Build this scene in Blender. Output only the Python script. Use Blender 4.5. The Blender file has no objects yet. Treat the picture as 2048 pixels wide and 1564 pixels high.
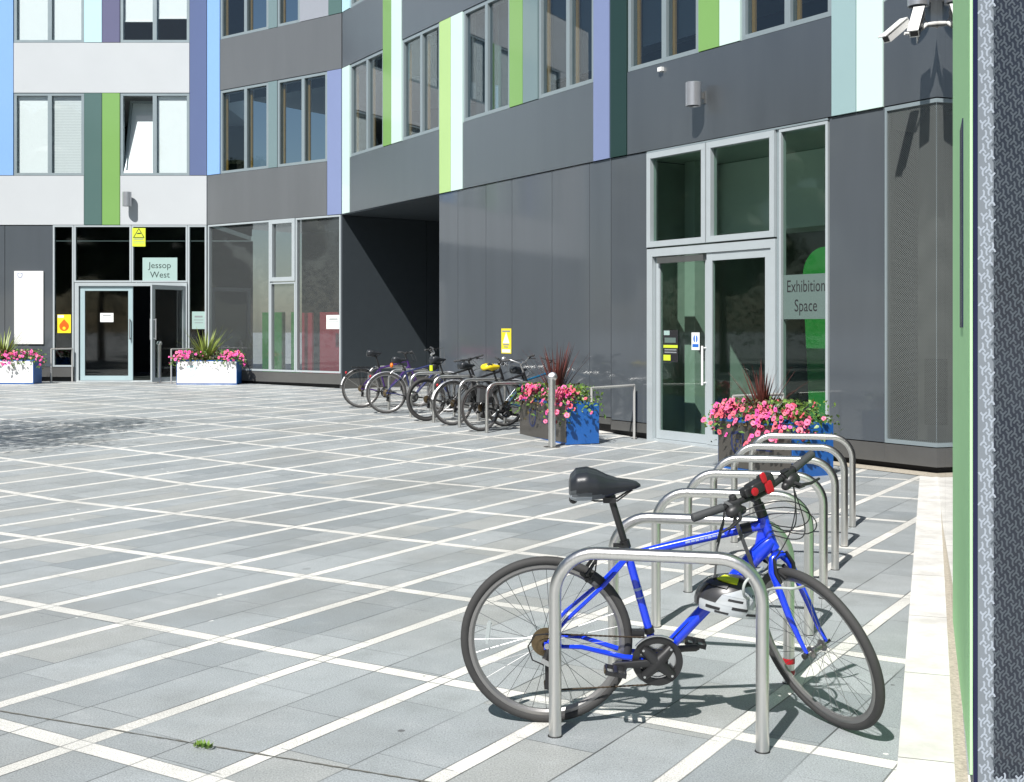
import bpy, math, random
from mathutils import Vector, Matrix
random.seed(7)
D = bpy.data
SC = bpy.context.scene
COL = SC.collection
rad = math.radians

# ---------------------------------------------------------------- camera, sky, sun, exposure
EYE, FPX, HOR, CX = 1.59, 2430.0, 657.5, 1024.0      # eye height, focal length and horizon in photograph pixels
cam_d = D.cameras.new('camera'); cam = D.objects.new('camera', cam_d); COL.objects.link(cam)
cam.location = (0, 0, EYE); cam.rotation_euler = (rad(90), 0, 0)
cam_d.sensor_width = 36.0; cam_d.lens = 36.0 * FPX / 2048.0
cam_d.shift_y = -(782.0 - HOR) / 2048.0
cam_d.clip_start = 0.05; cam_d.clip_end = 3000
SC.camera = cam
SUN_AZ = math.atan2(-0.433, -0.900)                  # the sun stands behind the camera and to its left
SUN_EL = rad(48.5)
w = D.worlds.new('World'); SC.world = w; w.use_nodes = True
nt = w.node_tree
sky = nt.nodes.new('ShaderNodeTexSky'); sky.sky_type = 'NISHITA'; sky.sun_disc = False
sky.sun_elevation = SUN_EL; sky.sun_rotation = SUN_AZ % (2 * math.pi)
sky.air_density = 1.0; sky.dust_density = 0.8
nt.links.new(sky.outputs[0], nt.nodes['Background'].inputs[0])
nt.nodes['Background'].inputs[1].default_value = 0.055
sd = D.lights.new('sun', 'SUN'); sd.energy = 5.0; sd.angle = rad(0.53); sd.color = (1.0, 0.972, 0.935)
sun = D.objects.new('sun', sd); COL.objects.link(sun)
sun.rotation_euler = Vector((0.433, 0.900, -math.tan(SUN_EL))).to_track_quat('-Z', 'Y').to_euler()
sun.location = (-8, -16, 22)
SC.view_settings.view_transform = 'Standard'; SC.view_settings.look = 'None'
SC.view_settings.exposure = 0.40; SC.view_settings.gamma = 1.0
SC.render.engine = 'CYCLES'
SC.cycles.use_denoising = True
SC.cycles.max_bounces = 8; SC.cycles.transparent_max_bounces = 16
SC.cycles.caustics_reflective = False; SC.cycles.caustics_refractive = False
SC.cycles.sample_clamp_indirect = 6.0

# ---------------------------------------------------------------- mesh builder
OFF = {}                                             # world position of each thing's own origin

class MB:
    def __init__(s): s.v, s.f, s.m, s.xf = [], [], [], None
    def add(s, vs, fs, mi=0):
        n = len(s.v)
        if s.xf is not None: vs = [s.xf @ Vector(p) for p in vs]
        s.v += [tuple(p) for p in vs]; s.f += [tuple(i + n for i in f) for f in fs]; s.m += [mi] * len(fs)
        return s
    def hexa(s, p, mi=0):                            # p: bottom 4 ccw, top 4 ccw
        return s.add(p, [(3, 2, 1, 0), (4, 5, 6, 7), (0, 1, 5, 4), (1, 2, 6, 5), (2, 3, 7, 6), (3, 0, 4, 7)], mi)
    def box(s, c, d, R=None, mi=0):
        x, y, z = d[0] / 2, d[1] / 2, d[2] / 2
        ps = [Vector(q) for q in ((-x, -y, -z), (x, -y, -z), (x, y, -z), (-x, y, -z), (-x, -y, z), (x, -y, z), (x, y, z), (-x, y, z))]
        if R is not None: ps = [R @ q for q in ps]
        return s.hexa([q + Vector(c) for q in ps], mi)
    def tube(s, pts, r, n=8, mi=0, cap=True, closed=False):
        pts = [Vector(p) for p in pts]; k = len(pts)
        rs = r if isinstance(r, (list, tuple)) else [r] * k
        T = []
        for i in range(k):
            if closed: t = pts[(i + 1) % k] - pts[i - 1]
            else: t = pts[min(i + 1, k - 1)] - pts[max(i - 1, 0)]
            T.append(t.normalized() if t.length > 1e-9 else Vector((0, 0, 1)))
        a = Vector((0, 0, 1)) if abs(T[0].z) < 0.9 else Vector((1, 0, 0))
        N = (a - T[0] * a.dot(T[0])).normalized(); vs = []
        for i in range(k):
            if i:
                N = N - T[i] * N.dot(T[i])
                N = N.normalized() if N.length > 1e-6 else T[i].orthogonal().normalized()
            B = T[i].cross(N)
            for j in range(n):
                q = 2 * math.pi * j / n
                vs.append(pts[i] + (N * math.cos(q) + B * math.sin(q)) * rs[i])
        fs = []
        for i in range(k if closed else k - 1):
            i2 = (i + 1) % k
            for j in range(n):
                j2 = (j + 1) % n
                fs.append((i * n + j, i * n + j2, i2 * n + j2, i2 * n + j))
        if cap and not closed:
            fs.append(tuple(range(n))[::-1]); fs.append(tuple((k - 1) * n + j for j in range(n)))
        return s.add(vs, fs, mi)
    def lathe(s, prof, c, axis=(0, 0, 1), n=24, mi=0, closed=False):   # prof: (radius, along axis)
        A = Vector(axis).normalized(); U = A.orthogonal().normalized(); V = A.cross(U); c = Vector(c); vs = []
        for r, h in prof:
            for j in range(n):
                q = 2 * math.pi * j / n
                vs.append(c + A * h + (U * math.cos(q) + V * math.sin(q)) * r)
        fs = []; k = len(prof)
        for i in range(k if closed else k - 1):
            i2 = (i + 1) % k
            for j in range(n):
                j2 = (j + 1) % n
                fs.append((i * n + j, i * n + j2, i2 * n + j2, i2 * n + j))
        return s.add(vs, fs, mi)
    def ell(s, c, r, R=None, nu=14, nv=9, mi=0):
        vs = []; c = Vector(c)
        for i in range(nv + 1):
            t = math.pi * i / nv
            for j in range(nu):
                q = 2 * math.pi * j / nu
                p = Vector((r[0] * math.sin(t) * math.cos(q), r[1] * math.sin(t) * math.sin(q), r[2] * math.cos(t)))
                if R is not None: p = R @ p
                vs.append(c + p)
        fs = [(i * nu + j, (i + 1) * nu + j, (i + 1) * nu + (j + 1) % nu, i * nu + (j + 1) % nu) for i in range(nv) for j in range(nu)]
        return s.add(vs, fs, mi)
    def rbox(s, c, d, R=None, mi=0, e=.35, nu=20, nv=12):     # box with rounded edges
        pw = lambda v: math.copysign(abs(v) ** e, v); vs = []; c = Vector(c)
        for i in range(nv + 1):
            t = math.pi * i / nv
            for j in range(nu):
                q = 2 * math.pi * j / nu
                p = Vector((d[0] / 2 * pw(math.sin(t)) * pw(math.cos(q)), d[1] / 2 * pw(math.sin(t)) * pw(math.sin(q)), d[2] / 2 * pw(math.cos(t))))
                vs.append(c + (R @ p if R is not None else p))
        return s.add(vs, [(i * nu + j, (i + 1) * nu + j, (i + 1) * nu + (j + 1) % nu, i * nu + (j + 1) % nu) for i in range(nv) for j in range(nu)], mi)
    def loft(s, rings, mi=0, cap=True):
        n = len(rings[0]); vs = [p for r in rings for p in r]
        fs = [(i * n + j, i * n + (j + 1) % n, (i + 1) * n + (j + 1) % n, (i + 1) * n + j) for i in range(len(rings) - 1) for j in range(n)]
        if cap: fs.append(tuple(range(n))[::-1]); fs.append(tuple((len(rings) - 1) * n + j for j in range(n)))
        return s.add(vs, fs, mi)
    def poly(s, pts, nrm, th, mi=0):                 # flat outline with a real thickness
        N = Vector(nrm); a = [Vector(p) for p in pts]; b = [p + N * th for p in a]; n = len(a)
        return s.add(a + b, [tuple(range(n))[::-1], tuple(range(n, 2 * n))] + [(i, (i + 1) % n, n + (i + 1) % n, n + i) for i in range(n)], mi)
    def build(s, name, mats, parent=None, smooth=False, world=True, ang=40):
        me = D.meshes.new(name); me.from_pydata(s.v, [], s.f)
        for m in (mats if isinstance(mats, (list, tuple)) else [mats]): me.materials.append(m)
        me.polygons.foreach_set('material_index', s.m)
        if smooth:
            me.polygons.foreach_set('use_smooth', [True] * len(s.f)); me.set_sharp_from_angle(angle=rad(ang))
        me.update()
        return link(name, me, parent, world)

def link(name, me, parent=None, world=True):
    o = D.objects.new(name, me); COL.objects.link(o); OFF[o.name] = Vector((0, 0, 0))
    if parent is not None:
        o.parent = parent
        if world: o.location = -OFF[parent.name]
    return o
def tag(o, label=None, cat=None, group=None, kind=None):
    if label: o['label'] = label
    if cat: o['category'] = cat
    if group: o['group'] = group
    if kind: o['kind'] = kind
    return o
def thing(name, label, cat, loc=(0, 0, 0), rotz=0.0, group=None):
    o = D.objects.new(name, None); COL.objects.link(o); o.location = loc; o.rotation_euler = (0, 0, rotz)
    o.empty_display_size = 0.1
    OFF[o.name] = Vector(loc)
    return tag(o, label, cat, group)
def dup(o, parent=None):
    c = o.copy(); COL.objects.link(c); c.parent = parent; OFF[c.name] = OFF.get(o.name, Vector())
    for ch in list(o.children): dup(ch, c)
    return c

# ---------------------------------------------------------------- the lie of the land, and rays from the eye used to survey it
def gz(x, y):                                        # the plaza rises gently towards the far left entrance
    s = (x - 2) * -.687 + (y - 17.2) * .727
    t = min(max(s / 17, 0), 1)
    return .306 * (1 - (1 - t) ** 2)
def G(px, py):                                       # survey: photo pixel on the paving -> place
    z = 0
    for _ in range(30):
        y = FPX * (EYE - z) / (py - HOR); x = (px - CX) / FPX * y; z = gz(x, y)
    return Vector((x, y, z))
class Facade:
    def __init__(s, a, b):
        s.o = Vector(a); d = Vector(b) - s.o; s.len = d.length; s.d = d / d.length; s.n = Vector((s.d.y, -s.d.x))
    def p(s, u, z, o=0.0):
        q = s.o + s.d * u + s.n * o; return Vector((q.x, q.y, z))
    def u(s, px):                                    # where the sight line through photo column px meets this facade
        k = (px - CX) / FPX
        return (k * s.o.y - s.o.x) / (s.d.x - k * s.d.y)
    def z(s, px, py):
        return EYE + (HOR - py) / FPX * (s.o.y + s.d.y * s.u(px))
    def box(s, mb, u0, u1, z0, z1, o0, o1, mi=0):
        P = s.p
        return mb.hexa([P(u0, z0, o1), P(u1, z0, o1), P(u1, z0, o0), P(u0, z0, o0), P(u0, z1, o1), P(u1, z1, o1), P(u1, z1, o0), P(u0, z1, o0)], mi)
PA, PB, PK, PC = (-7.42, 29.57), (-3.747, 26.78), (1.452, 18.0), (4.65, 13.21)
FL = Facade(PA, (PA[0] + 1, PA[1])); F2 = Facade(PA, PB); F3 = Facade(PB, PK); F4 = Facade(PK, PC)
Z1, S1, H1, S2, H2, ZT = 4.115, 5.32, 7.33, 8.557, 10.57, 12.4

# ---------------------------------------------------------------- materials
class NV:                                            # tiny wrapper: arithmetic on sockets makes Math nodes
    def __init__(s, t, k): s.t, s.k = t, k
    def op(s, o, *a):
        n = s.t.nodes.new('ShaderNodeMath'); n.operation = o
        for i, q in enumerate((s,) + a):
            if isinstance(q, NV): s.t.links.new(q.k, n.inputs[i])
            else: n.inputs[i].default_value = q
        return NV(s.t, n.outputs[0])
    def __add__(s, o): return s.op('ADD', o)
    def __sub__(s, o): return s.op('SUBTRACT', o)
    def __mul__(s, o): return s.op('MULTIPLY', o)
    def fr(s): return s.op('FRACT')
    def fl(s): return s.op('FLOOR')
    def ab(s): return s.op('ABSOLUTE')
    def lt(s, o): return s.op('LESS_THAN', o)
    def gt(s, o): return s.op('GREATER_THAN', o)
    def mx(s, o): return s.op('MAXIMUM', o)
def newmat(name):
    m = D.materials.new(name); m.use_nodes = True; t = m.node_tree
    return m, t, t.nodes['Principled BSDF']
def vmix(t, f, a, b):
    n = t.nodes.new('ShaderNodeMix'); n.data_type = 'RGBA'
    for q, i in ((f, 0), (a, 6), (b, 7)):
        if isinstance(q, NV): t.links.new(q.k, n.inputs[i])
        elif hasattr(q, 'is_output'): t.links.new(q, n.inputs[i])
        else: n.inputs[i].default_value = q if i == 0 else (*q, 1)
    return n.outputs[2]
def noise(t, scale, detail=3, vec=None, rough=.55):
    n = t.nodes.new('ShaderNodeTexNoise'); n.inputs['Scale'].default_value = scale; n.inputs['Detail'].default_value = detail
    n.inputs['Roughness'].default_value = rough
    if vec is not None: t.links.new(vec, n.inputs['Vector'])
    return NV(t, n.outputs['Fac'])
def objco(t):
    return t.nodes.new('ShaderNodeTexCoord').outputs['Object']
def mat(name, col, rough=.5, metal=0, spec=.5, var=.12, vscale=6., bump=0, bscale=80., coat=0, stretch=None):
    m, t, b = newmat(name)
    co = objco(t)
    if stretch:
        mp = t.nodes.new('ShaderNodeMapping'); mp.inputs['Scale'].default_value = stretch; t.links.new(co, mp.inputs['Vector']); co = mp.outputs[0]
    nz = noise(t, vscale, 4, co)
    dark = tuple(c * (1 - var) for c in col); lite = tuple(min(1, c * (1 + var)) for c in col)
    t.links.new(vmix(t, nz, dark, lite), b.inputs['Base Color'])
    b.inputs['Roughness'].default_value = rough; b.inputs['Metallic'].default_value = metal
    b.inputs['Specular IOR Level'].default_value = spec; b.inputs['Coat Weight'].default_value = coat
    r = (nz - .5) * min(.12, rough * .5) + rough
    t.links.new(r.k, b.inputs['Roughness'])
    if bump:
        bn = t.nodes.new('ShaderNodeBump'); bn.inputs['Strength'].default_value = bump; bn.inputs['Distance'].default_value = .004 if bscale > 5 else .03
        t.links.new(noise(t, bscale, 3, co).k, bn.inputs['Height']); t.links.new(bn.outputs[0], b.inputs['Normal'])
    return m
def glass(name, tint, refl=1.0, rough=0.0, film=0.0, filmcol=(.5, .6, .6)):
    m = D.materials.new(name); m.use_nodes = True; t = m.node_tree; t.nodes.clear()
    out = t.nodes.new('ShaderNodeOutputMaterial'); tr = t.nodes.new('ShaderNodeBsdfTransparent'); gl = t.nodes.new('ShaderNodeBsdfGlossy')
    tr.inputs[0].default_value = (*tint, 1); gl.inputs['Roughness'].default_value = rough
    lw = t.nodes.new('ShaderNodeLayerWeight')
    f = (NV(t, lw.outputs['Facing']).op('POWER', 4.0) * .9 + .07) * refl
    f = f.op('MINIMUM', 1.0)
    base = tr.outputs[0]
    if film:
        df = t.nodes.new('ShaderNodeBsdfDiffuse'); df.inputs[0].default_value = (*filmcol, 1)
        m2 = t.nodes.new('ShaderNodeMixShader'); m2.inputs[0].default_value = film
        t.links.new(tr.outputs[0], m2.inputs[1]); t.links.new(df.outputs[0], m2.inputs[2]); base = m2.outputs[0]
    mx = t.nodes.new('ShaderNodeMixShader'); t.links.new(f.k, mx.inputs[0]); t.links.new(base, mx.inputs[1]); t.links.new(gl.outputs[0], mx.inputs[2])
    t.links.new(mx.outputs[0], out.inputs[0])
    return m

M = {}
M['white_panel'] = mat('white_panel', (.52, .545, .56), .32, var=.03, vscale=1.5, spec=.5)
M['grey_panel'] = mat('grey_panel', (.290, .313, .330), .34, metal=.86, var=.09, vscale=.9, spec=.5, stretch=(2.2, 2.2, .35), bump=.10, bscale=.6)
M['light_grey_panel'] = mat('light_grey_panel', (.215, .225, .232), .36, metal=.5, var=.09, vscale=.9, stretch=(2.2, 2.2, .35), bump=.10, bscale=.6)
M['pale_grey_panel'] = mat('pale_grey_panel', (.30, .32, .36), .35, var=.04)
M['dark_panel'] = mat('dark_panel', (.094, .108, .122), .075, metal=.1, var=.12, vscale=1.0, spec=.6, stretch=(2.5, 2.5, .3), bump=.10, bscale=.5)
M['plinth'] = mat('plinth', (.13, .13, .125), .35, metal=.3, var=.08)
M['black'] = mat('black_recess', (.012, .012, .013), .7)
M['frame'] = mat('frame_grey', (.30, .36, .38), .35, metal=.3, var=.05)
M['frame_light'] = mat('frame_light', (.47, .52, .54), .35, metal=.2, var=.05)
M['door_blue'] = mat('door_pale_blue', (.42, .55, .58), .35, metal=.2, var=.05)
M['wood'] = mat('wood_jamb', (.60, .30, .07), .5, var=.25, vscale=12, stretch=(8, 8, 1))
cols = dict(lightblue=(.24, .42, .74), purple=(.115, .148, .275), lilac=(.205, .25, .42), cyan=(.50, .74, .80), mint=(.60, .76, .71),
            teal=(.09, .155, .145), green=(.20, .375, .115), ygreen=(.43, .62, .22), tealgrey=(.17, .24, .25), darkgreen=(.02, .045, .04), purplegrey=(.14, .14, .23), skyteal=(.30, .43, .44))
for k, c in cols.items(): M[k] = mat('panel_' + k, c, .10, var=.03, vscale=1.2, spec=.5)
M['pane'] = glass('window_pane', (.72, .79, .82), 1.5)
M['pane_clear'] = glass('window_pane_clear', (.96, .98, .98), .8)
M['pane_dark'] = glass('entrance_pane', (.60, .66, .66), .8, .035)
M['pane_green'] = glass('exhibition_pane', (.80, .89, .84), .75, .03)
M['pane_grey'] = glass('grey_pane', (.82, .85, .85), 1.15, 0.035, .10, (.34, .36, .37))
M['blind'] = mat('white_blind', (.82, .85, .85), .6, var=.03)
M['blind_grey'] = mat('grey_blind', (.040, .052, .066), .6, var=.1)
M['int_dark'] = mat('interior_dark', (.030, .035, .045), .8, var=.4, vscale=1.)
M['int_pale_floor'] = mat('interior_pale_floor', (.50, .50, .48), .4, var=.1)
M['int_white'] = mat('interior_white', (.80, .84, .82), .7, var=.04)
M['int_tree_reflection'] = mat('interior_tree_reflection', (.035, .040, .018), .8, var=.6, vscale=2.5)  # olive stands for trees reflected in the glass, painted on the rear wall
M['int_floor'] = mat('interior_floor', (.12, .12, .11), .4, var=.2)
M['steel'] = mat('brushed_steel', (.70, .69, .665), .31, metal=1, var=.10, vscale=9, stretch=(14, 14, 1.2))
M['rail_steel'] = mat('rail_steel', (.62, .61, .59), .45, metal=.55, var=.08)
M['steel_dull'] = mat('dull_steel', (.42, .41, .39), .38, metal=1, var=.10)
M['white_paint'] = mat('white_paint', (.82, .82, .80), .35, var=.03)
M['yellow'] = mat('yellow_sign', (.86, .72, .03), .4, var=.03)
M['lime'] = mat('lime_sign', (.62, .74, .05), .4, var=.03)
M['orange'] = mat('orange_print', (.75, .13, .01), .4)
M['ink'] = mat('black_print', (.02, .02, .022), .5)
M['ink_green'] = mat('green_black_print', (.02, .04, .036), .5)
M['ink_grey'] = mat('grey_print', (.25, .27, .28), .5)
M['paper'] = mat('white_paper', (.82, .85, .83), .6, var=.02)
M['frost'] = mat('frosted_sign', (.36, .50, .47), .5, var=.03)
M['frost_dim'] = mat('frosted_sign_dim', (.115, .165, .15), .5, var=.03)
M['blue_sign'] = mat('blue_print', (.02, .14, .55), .4)
M['crest_pale'] = mat('pale_crest', (.55, .80, .80), .5)
M['crest_navy'] = mat('navy_crest', (.02, .03, .10), .4)
M['crest_grey'] = mat('grey_crest', (.20, .23, .40), .5)
M['planter_blue'] = mat('planter_blue', (.018, .115, .40), .35, var=.06)
M['planter_bright_reflection'] = mat('planter_bright_reflection', (.84, .85, .84), .35, var=.02)  # bright reflection on a metal planter front, painted as its base colour
M['planter_dark_reflection'] = mat('planter_dark_reflection', (.105, .098, .088), .30, metal=.4, var=.08, vscale=2)  # same kind of front, its dark reflection painted as base colour
M['soil'] = mat('soil', (.03, .022, .015), .9, var=.4, vscale=30, bump=.6)
M['leaf'] = mat('leaf_green', (.085, .17, .03), .45, var=.45, vscale=18)
M['leaf_light'] = mat('leaf_light', (.16, .26, .045), .45, var=.35, vscale=18)
M['leaf_red'] = mat('leaf_bronze', (.11, .085, .035), .45, var=.5, vscale=18)
M['cordyline'] = mat('cordyline_red', (.10, .028, .022), .35, var=.5, vscale=9)
M['yucca'] = mat('yucca_green', (.22, .28, .05), .4, var=.35, vscale=9)
M['petal'] = mat('petal_pink', (.80, .14, .28), .5, var=.25, vscale=14)
M['petal_coral'] = mat('petal_coral', (.75, .13, .17), .5, var=.3, vscale=14)
M['petal_magenta'] = mat('petal_magenta', (.78, .09, .38), .5, var=.2, vscale=14)
M['petal_eye'] = mat('petal_eye', (.22, .01, .05), .6)
M['rubber'] = mat('tyre_rubber', (.042, .0415, .041), .75, var=.25, vscale=20, bump=.3, bscale=300)
M['rim_black'] = mat('rim_dark', (.035, .035, .037), .4, metal=.2)
M['alloy'] = mat('alloy', (.62, .62, .62), .28, metal=1, var=.06)
M['alloy_dull'] = mat('alloy_dull', (.32, .31, .30), .4, metal=1, var=.15)
M['rim_grey'] = mat('rim_grey', (.27, .265, .26), .38, metal=.7, var=.12, vscale=14)
M['spoke'] = mat('spoke_steel', (.30, .30, .30), .35, metal=1)
M['blue_paint'] = mat('bicycle_blue', (.008, .045, .72), .22, var=.05, coat=.6)
M['navy_paint'] = mat('bicycle_navy', (.012, .018, .09), .25, coat=.4)
M['purple_paint'] = mat('bicycle_purple', (.05, .015, .13), .25, coat=.4)
M['black_paint'] = mat('bicycle_black', (.014, .014, .016), .3, coat=.3)
M['teal_paint'] = mat('bicycle_teal', (.01, .10, .20), .25, coat=.4)
M['silver_paint'] = mat('bicycle_silver', (.45, .46, .48), .3, metal=.6)
M['white_gloss'] = mat('white_plastic', (.80, .80, .80), .3, var=.02)
M['decal'] = mat('decal_pale', (.36, .44, .72), .35)
M['plastic'] = mat('black_plastic', (.018, .018, .019), .42, var=.2)
M['saddle'] = mat('saddle_vinyl', (.022, .025, .030), .34, var=.1, bump=.15, bscale=400)
M['saddle_grey'] = mat('saddle_grey', (.10, .11, .12), .45)
M['saddle_silver'] = mat('saddle_silver', (.38, .41, .44), .4)
M['grip'] = mat('grip_rubber', (.050, .052, .055), .6, bump=.4, bscale=250)
M['red_plastic'] = mat('red_plastic', (.40, .010, .018), .3)
M['orange_plastic'] = mat('orange_plastic', (.85, .20, .02), .4)
M['hivis'] = mat('hivis_yellow', (.72, .85, .03), .45)
M['yellow_cover'] = mat('yellow_cover', (.85, .66, .02), .4, var=.1)
M['brass'] = mat('cassette_brown', (.16, .12, .07), .4, metal=.8, var=.3, vscale=60)
M['chain'] = mat('chain_dark', (.06, .045, .03), .45, metal=.7, var=.5, vscale=200)
M['reflector'] = mat('clear_reflector', (.40, .44, .44), .3)
M['helmet_silver'] = mat('helmet_silver', (.55, .58, .60), .22, metal=.35, var=.05, coat=.5)
M['helmet_black'] = mat('helmet_black', (.04, .04, .042), .3, coat=.3)
M['strap'] = mat('strap_grey', (.06, .063, .066), .6)
M['cable_grey'] = mat('cable_grey', (.42, .45, .43), .35)
M['green_board'] = mat('green_board', (.04, .30, .06), .5)
M['red_board'] = mat('red_board', (.42, .02, .05), .5)
M['green_banner'] = mat('green_banner', (.025, .24, .045), .45, var=.1)
M['bark'] = mat('bark', (.10, .075, .05), .85, var=.4, vscale=14, bump=.7, bscale=30)
M['tree_leaf'] = mat('tree_leaf', (.038, .066, .018), .6, var=.5, vscale=3.)
def edging():
    m, t, b = newmat('granite_edging'); co = objco(t)
    sx = t.nodes.new('ShaderNodeSeparateXYZ'); t.links.new(co, sx.inputs[0])
    s = NV(t, sx.outputs[0]) * .326 + NV(t, sx.outputs[1]) * .945
    g = noise(t, 3.2, 6, co, .7); k = (s * (1 / 1.18)).fl()
    wn = t.nodes.new('ShaderNodeTexWhiteNoise'); wn.noise_dimensions = '1D'; t.links.new(k.k, wn.inputs['W'])
    c = vmix(t, NV(t, wn.outputs[0]), (.66, .65, .615), (.76, .75, .715))
    c = vmix(t, ((g - .48) * 4).op('MINIMUM', .6).mx(0), c, (.50, .49, .455))
    j = (((s * (1 / 1.18)).fr() - .5).ab()).gt(.4965)
    c = vmix(t, j * .85, c, (.12, .11, .10))
    t.links.new(c, b.inputs['Base Color']); b.inputs['Roughness'].default_value = .6
    bn = t.nodes.new('ShaderNodeBump'); bn.inputs['Strength'].default_value = .3; bn.inputs['Distance'].default_value = .003
    t.links.new((noise(t, 240, 2, co) - j).k, bn.inputs['Height']); t.links.new(bn.outputs[0], b.inputs['Normal'])
    return m
M['granite'] = edging()
M['int_mid'] = mat('interior_mid', (.40, .45, .42), .7, var=.05)
M['vent_back'] = mat('vent_back', (.17, .185, .175), .5, var=.15)
M['gravel'] = mat('gravel', (.42, .38, .31), .8, var=.7, vscale=60, bump=1, bscale=70)
M['wing_green'] = mat('wing_green', (.50, .83, .46), .9, var=.02, spec=.0)
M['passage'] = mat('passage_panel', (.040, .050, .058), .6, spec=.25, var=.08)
M['wing_dark'] = mat('wing_dark', (.012, .014, .05), .25)
M['joint'] = mat('joint_dirt', (.15, .145, .125), .9, var=.4, vscale=40)

def paving():
    m, t, b = newmat('granite_paving'); co = objco(t)
    sx = t.nodes.new('ShaderNodeSeparateXYZ'); t.links.new(co, sx.inputs[0])
    x, y = NV(t, sx.outputs[0]), NV(t, sx.outputs[1])
    u = x * .5278 + y * .8494; v = x * -.8494 + y * .5278
    wob = (noise(t, 1.3, 1, co) - .5) * .012
    ub = ((u + wob - 3.0668) * (1 / 1.43) + .5).fr() - .5; du = ub.ab() * 1.43
    va = (v + wob - 5.929) * (1 / .689) + .5; dv = (va.fr() - .5).ab() * .689
    half = (v - 5.929) * (1 / .3445)
    cell = half.fl()
    wn = t.nodes.new('ShaderNodeTexWhiteNoise'); wn.noise_dimensions = '1D'; t.links.new(cell.k, wn.inputs['W'])
    uo = (u - 3.0668) * (1 / .715) + NV(t, wn.outputs[0])
    dj = (uo.fr() - .5).ab() * .715                      # .3575 at a cross joint
    sid = cell * 17.31 + uo.fl() * 3.77
    wn2 = t.nodes.new('ShaderNodeTexWhiteNoise'); wn2.noise_dimensions = '1D'; t.links.new(sid.k, wn2.inputs['W'])
    rnd = NV(t, wn2.outputs[0])
    strip = du.lt(.047).mx(dv.lt(.039)); sc_ = ((u * (1 / .60)).fl() * 5.3 + (va.fl() * 11.7)) * 1.0; sc2 = ((v * (1 / .62)).fl() * 7.1 + (((u + wob - 3.0668) * (1 / 1.43) + .5).fl() * 3.9))
    edge = (du - .047).ab().lt(.0030).mx((dv - .039).ab().lt(.0036)).mx((va.fr() - .5).ab().gt(.4945)).mx(dj.gt(.3552))
    big = noise(t, .55, 4, co); med = noise(t, 5, 4, co); fine = noise(t, 150, 3, co, .75); fine2 = noise(t, 900, 1, co)
    slab = vmix(t, rnd, (.262, .287, .297), (.388, .416, .424))
    slab = vmix(t, rnd.gt(.86) * .55, slab, (.325, .328, .305))
    slab = vmix(t, (rnd.fr() * 1).lt(.12) * .4, slab, (.25, .28, .295))
    slab = vmix(t, ((big - .47) * 3).op('MINIMUM', .55).mx(0), slab, (.258, .263, .250))
    wn3 = t.nodes.new('ShaderNodeTexWhiteNoise'); wn3.noise_dimensions = '1D'; t.links.new((sc_ * (du.lt(.047) * -1 + 1) + sc2 * du.lt(.047)).k, wn3.inputs['W'])
    white = vmix(t, med, (.66, .65, .605), (.80, .79, .75))
    white = vmix(t, NV(t, wn3.outputs[0]).op('POWER', 3.0) * .55, white, (.56, .55, .51))
    grime = noise(t, 2.6, 6, co, .72)
    white = vmix(t, ((grime - .52) * 4).op('MINIMUM', .7).mx(0), white, (.48, .475, .445))
    white = vmix(t, ((big - .45) * 3).op('MINIMUM', .5).mx(0), white, (.50, .495, .46))
    slab = vmix(t, ((grime - .50) * 3).op('MINIMUM', .5).mx(0), slab, (.240, .258, .258))
    slab = vmix(t, ((grime * -1 + .46) * 3).op('MINIMUM', .45).mx(0), slab, (.43, .45, .455))
    c = vmix(t, strip, slab, white)
    spot = t.nodes.new('ShaderNodeTexVoronoi'); spot.inputs['Scale'].default_value = 1.15; t.links.new(co, spot.inputs['Vector'])
    sp = (NV(t, spot.outputs['Distance']) + med * .10).lt(.085) * .45
    c = vmix(t, sp, c, (.16, .17, .17))
    spot2 = t.nodes.new('ShaderNodeTexVoronoi'); spot2.inputs['Scale'].default_value = 3.1; t.links.new(co, spot2.inputs['Vector'])
    c = vmix(t, (NV(t, spot2.outputs['Distance'])).lt(.05) * .8, c, vmix(t, rnd.gt(.5), (.10, .10, .10), (.75, .75, .72)))
    g = (fine - .5) * 2.3 + (fine2 - .5) * 1.0 + 1.0
    hs = t.nodes.new('ShaderNodeHueSaturation'); t.links.new(c, hs.inputs['Color']); t.links.new(g.k, hs.inputs['Value'])
    jn = edge * (noise(t, 1.7, 3, co) * 2.2 - .42).op('MINIMUM', .92).mx(.12)
    c = vmix(t, jn, hs.outputs[0], (.055, .06, .058))
    t.links.new(c, b.inputs['Base Color'])
    b.inputs['Specular IOR Level'].default_value = .5
    t.links.new(((med - .5) * .25 + .52).k, b.inputs['Roughness'])
    bn = t.nodes.new('ShaderNodeBump'); bn.inputs['Strength'].default_value = .35; bn.inputs['Distance'].default_value = .003
    t.links.new((fine * .6 - edge * 1.0).k, bn.inputs['Height']); t.links.new(bn.outputs[0], b.inputs['Normal'])
    return m
M['paving'] = paving()

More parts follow.
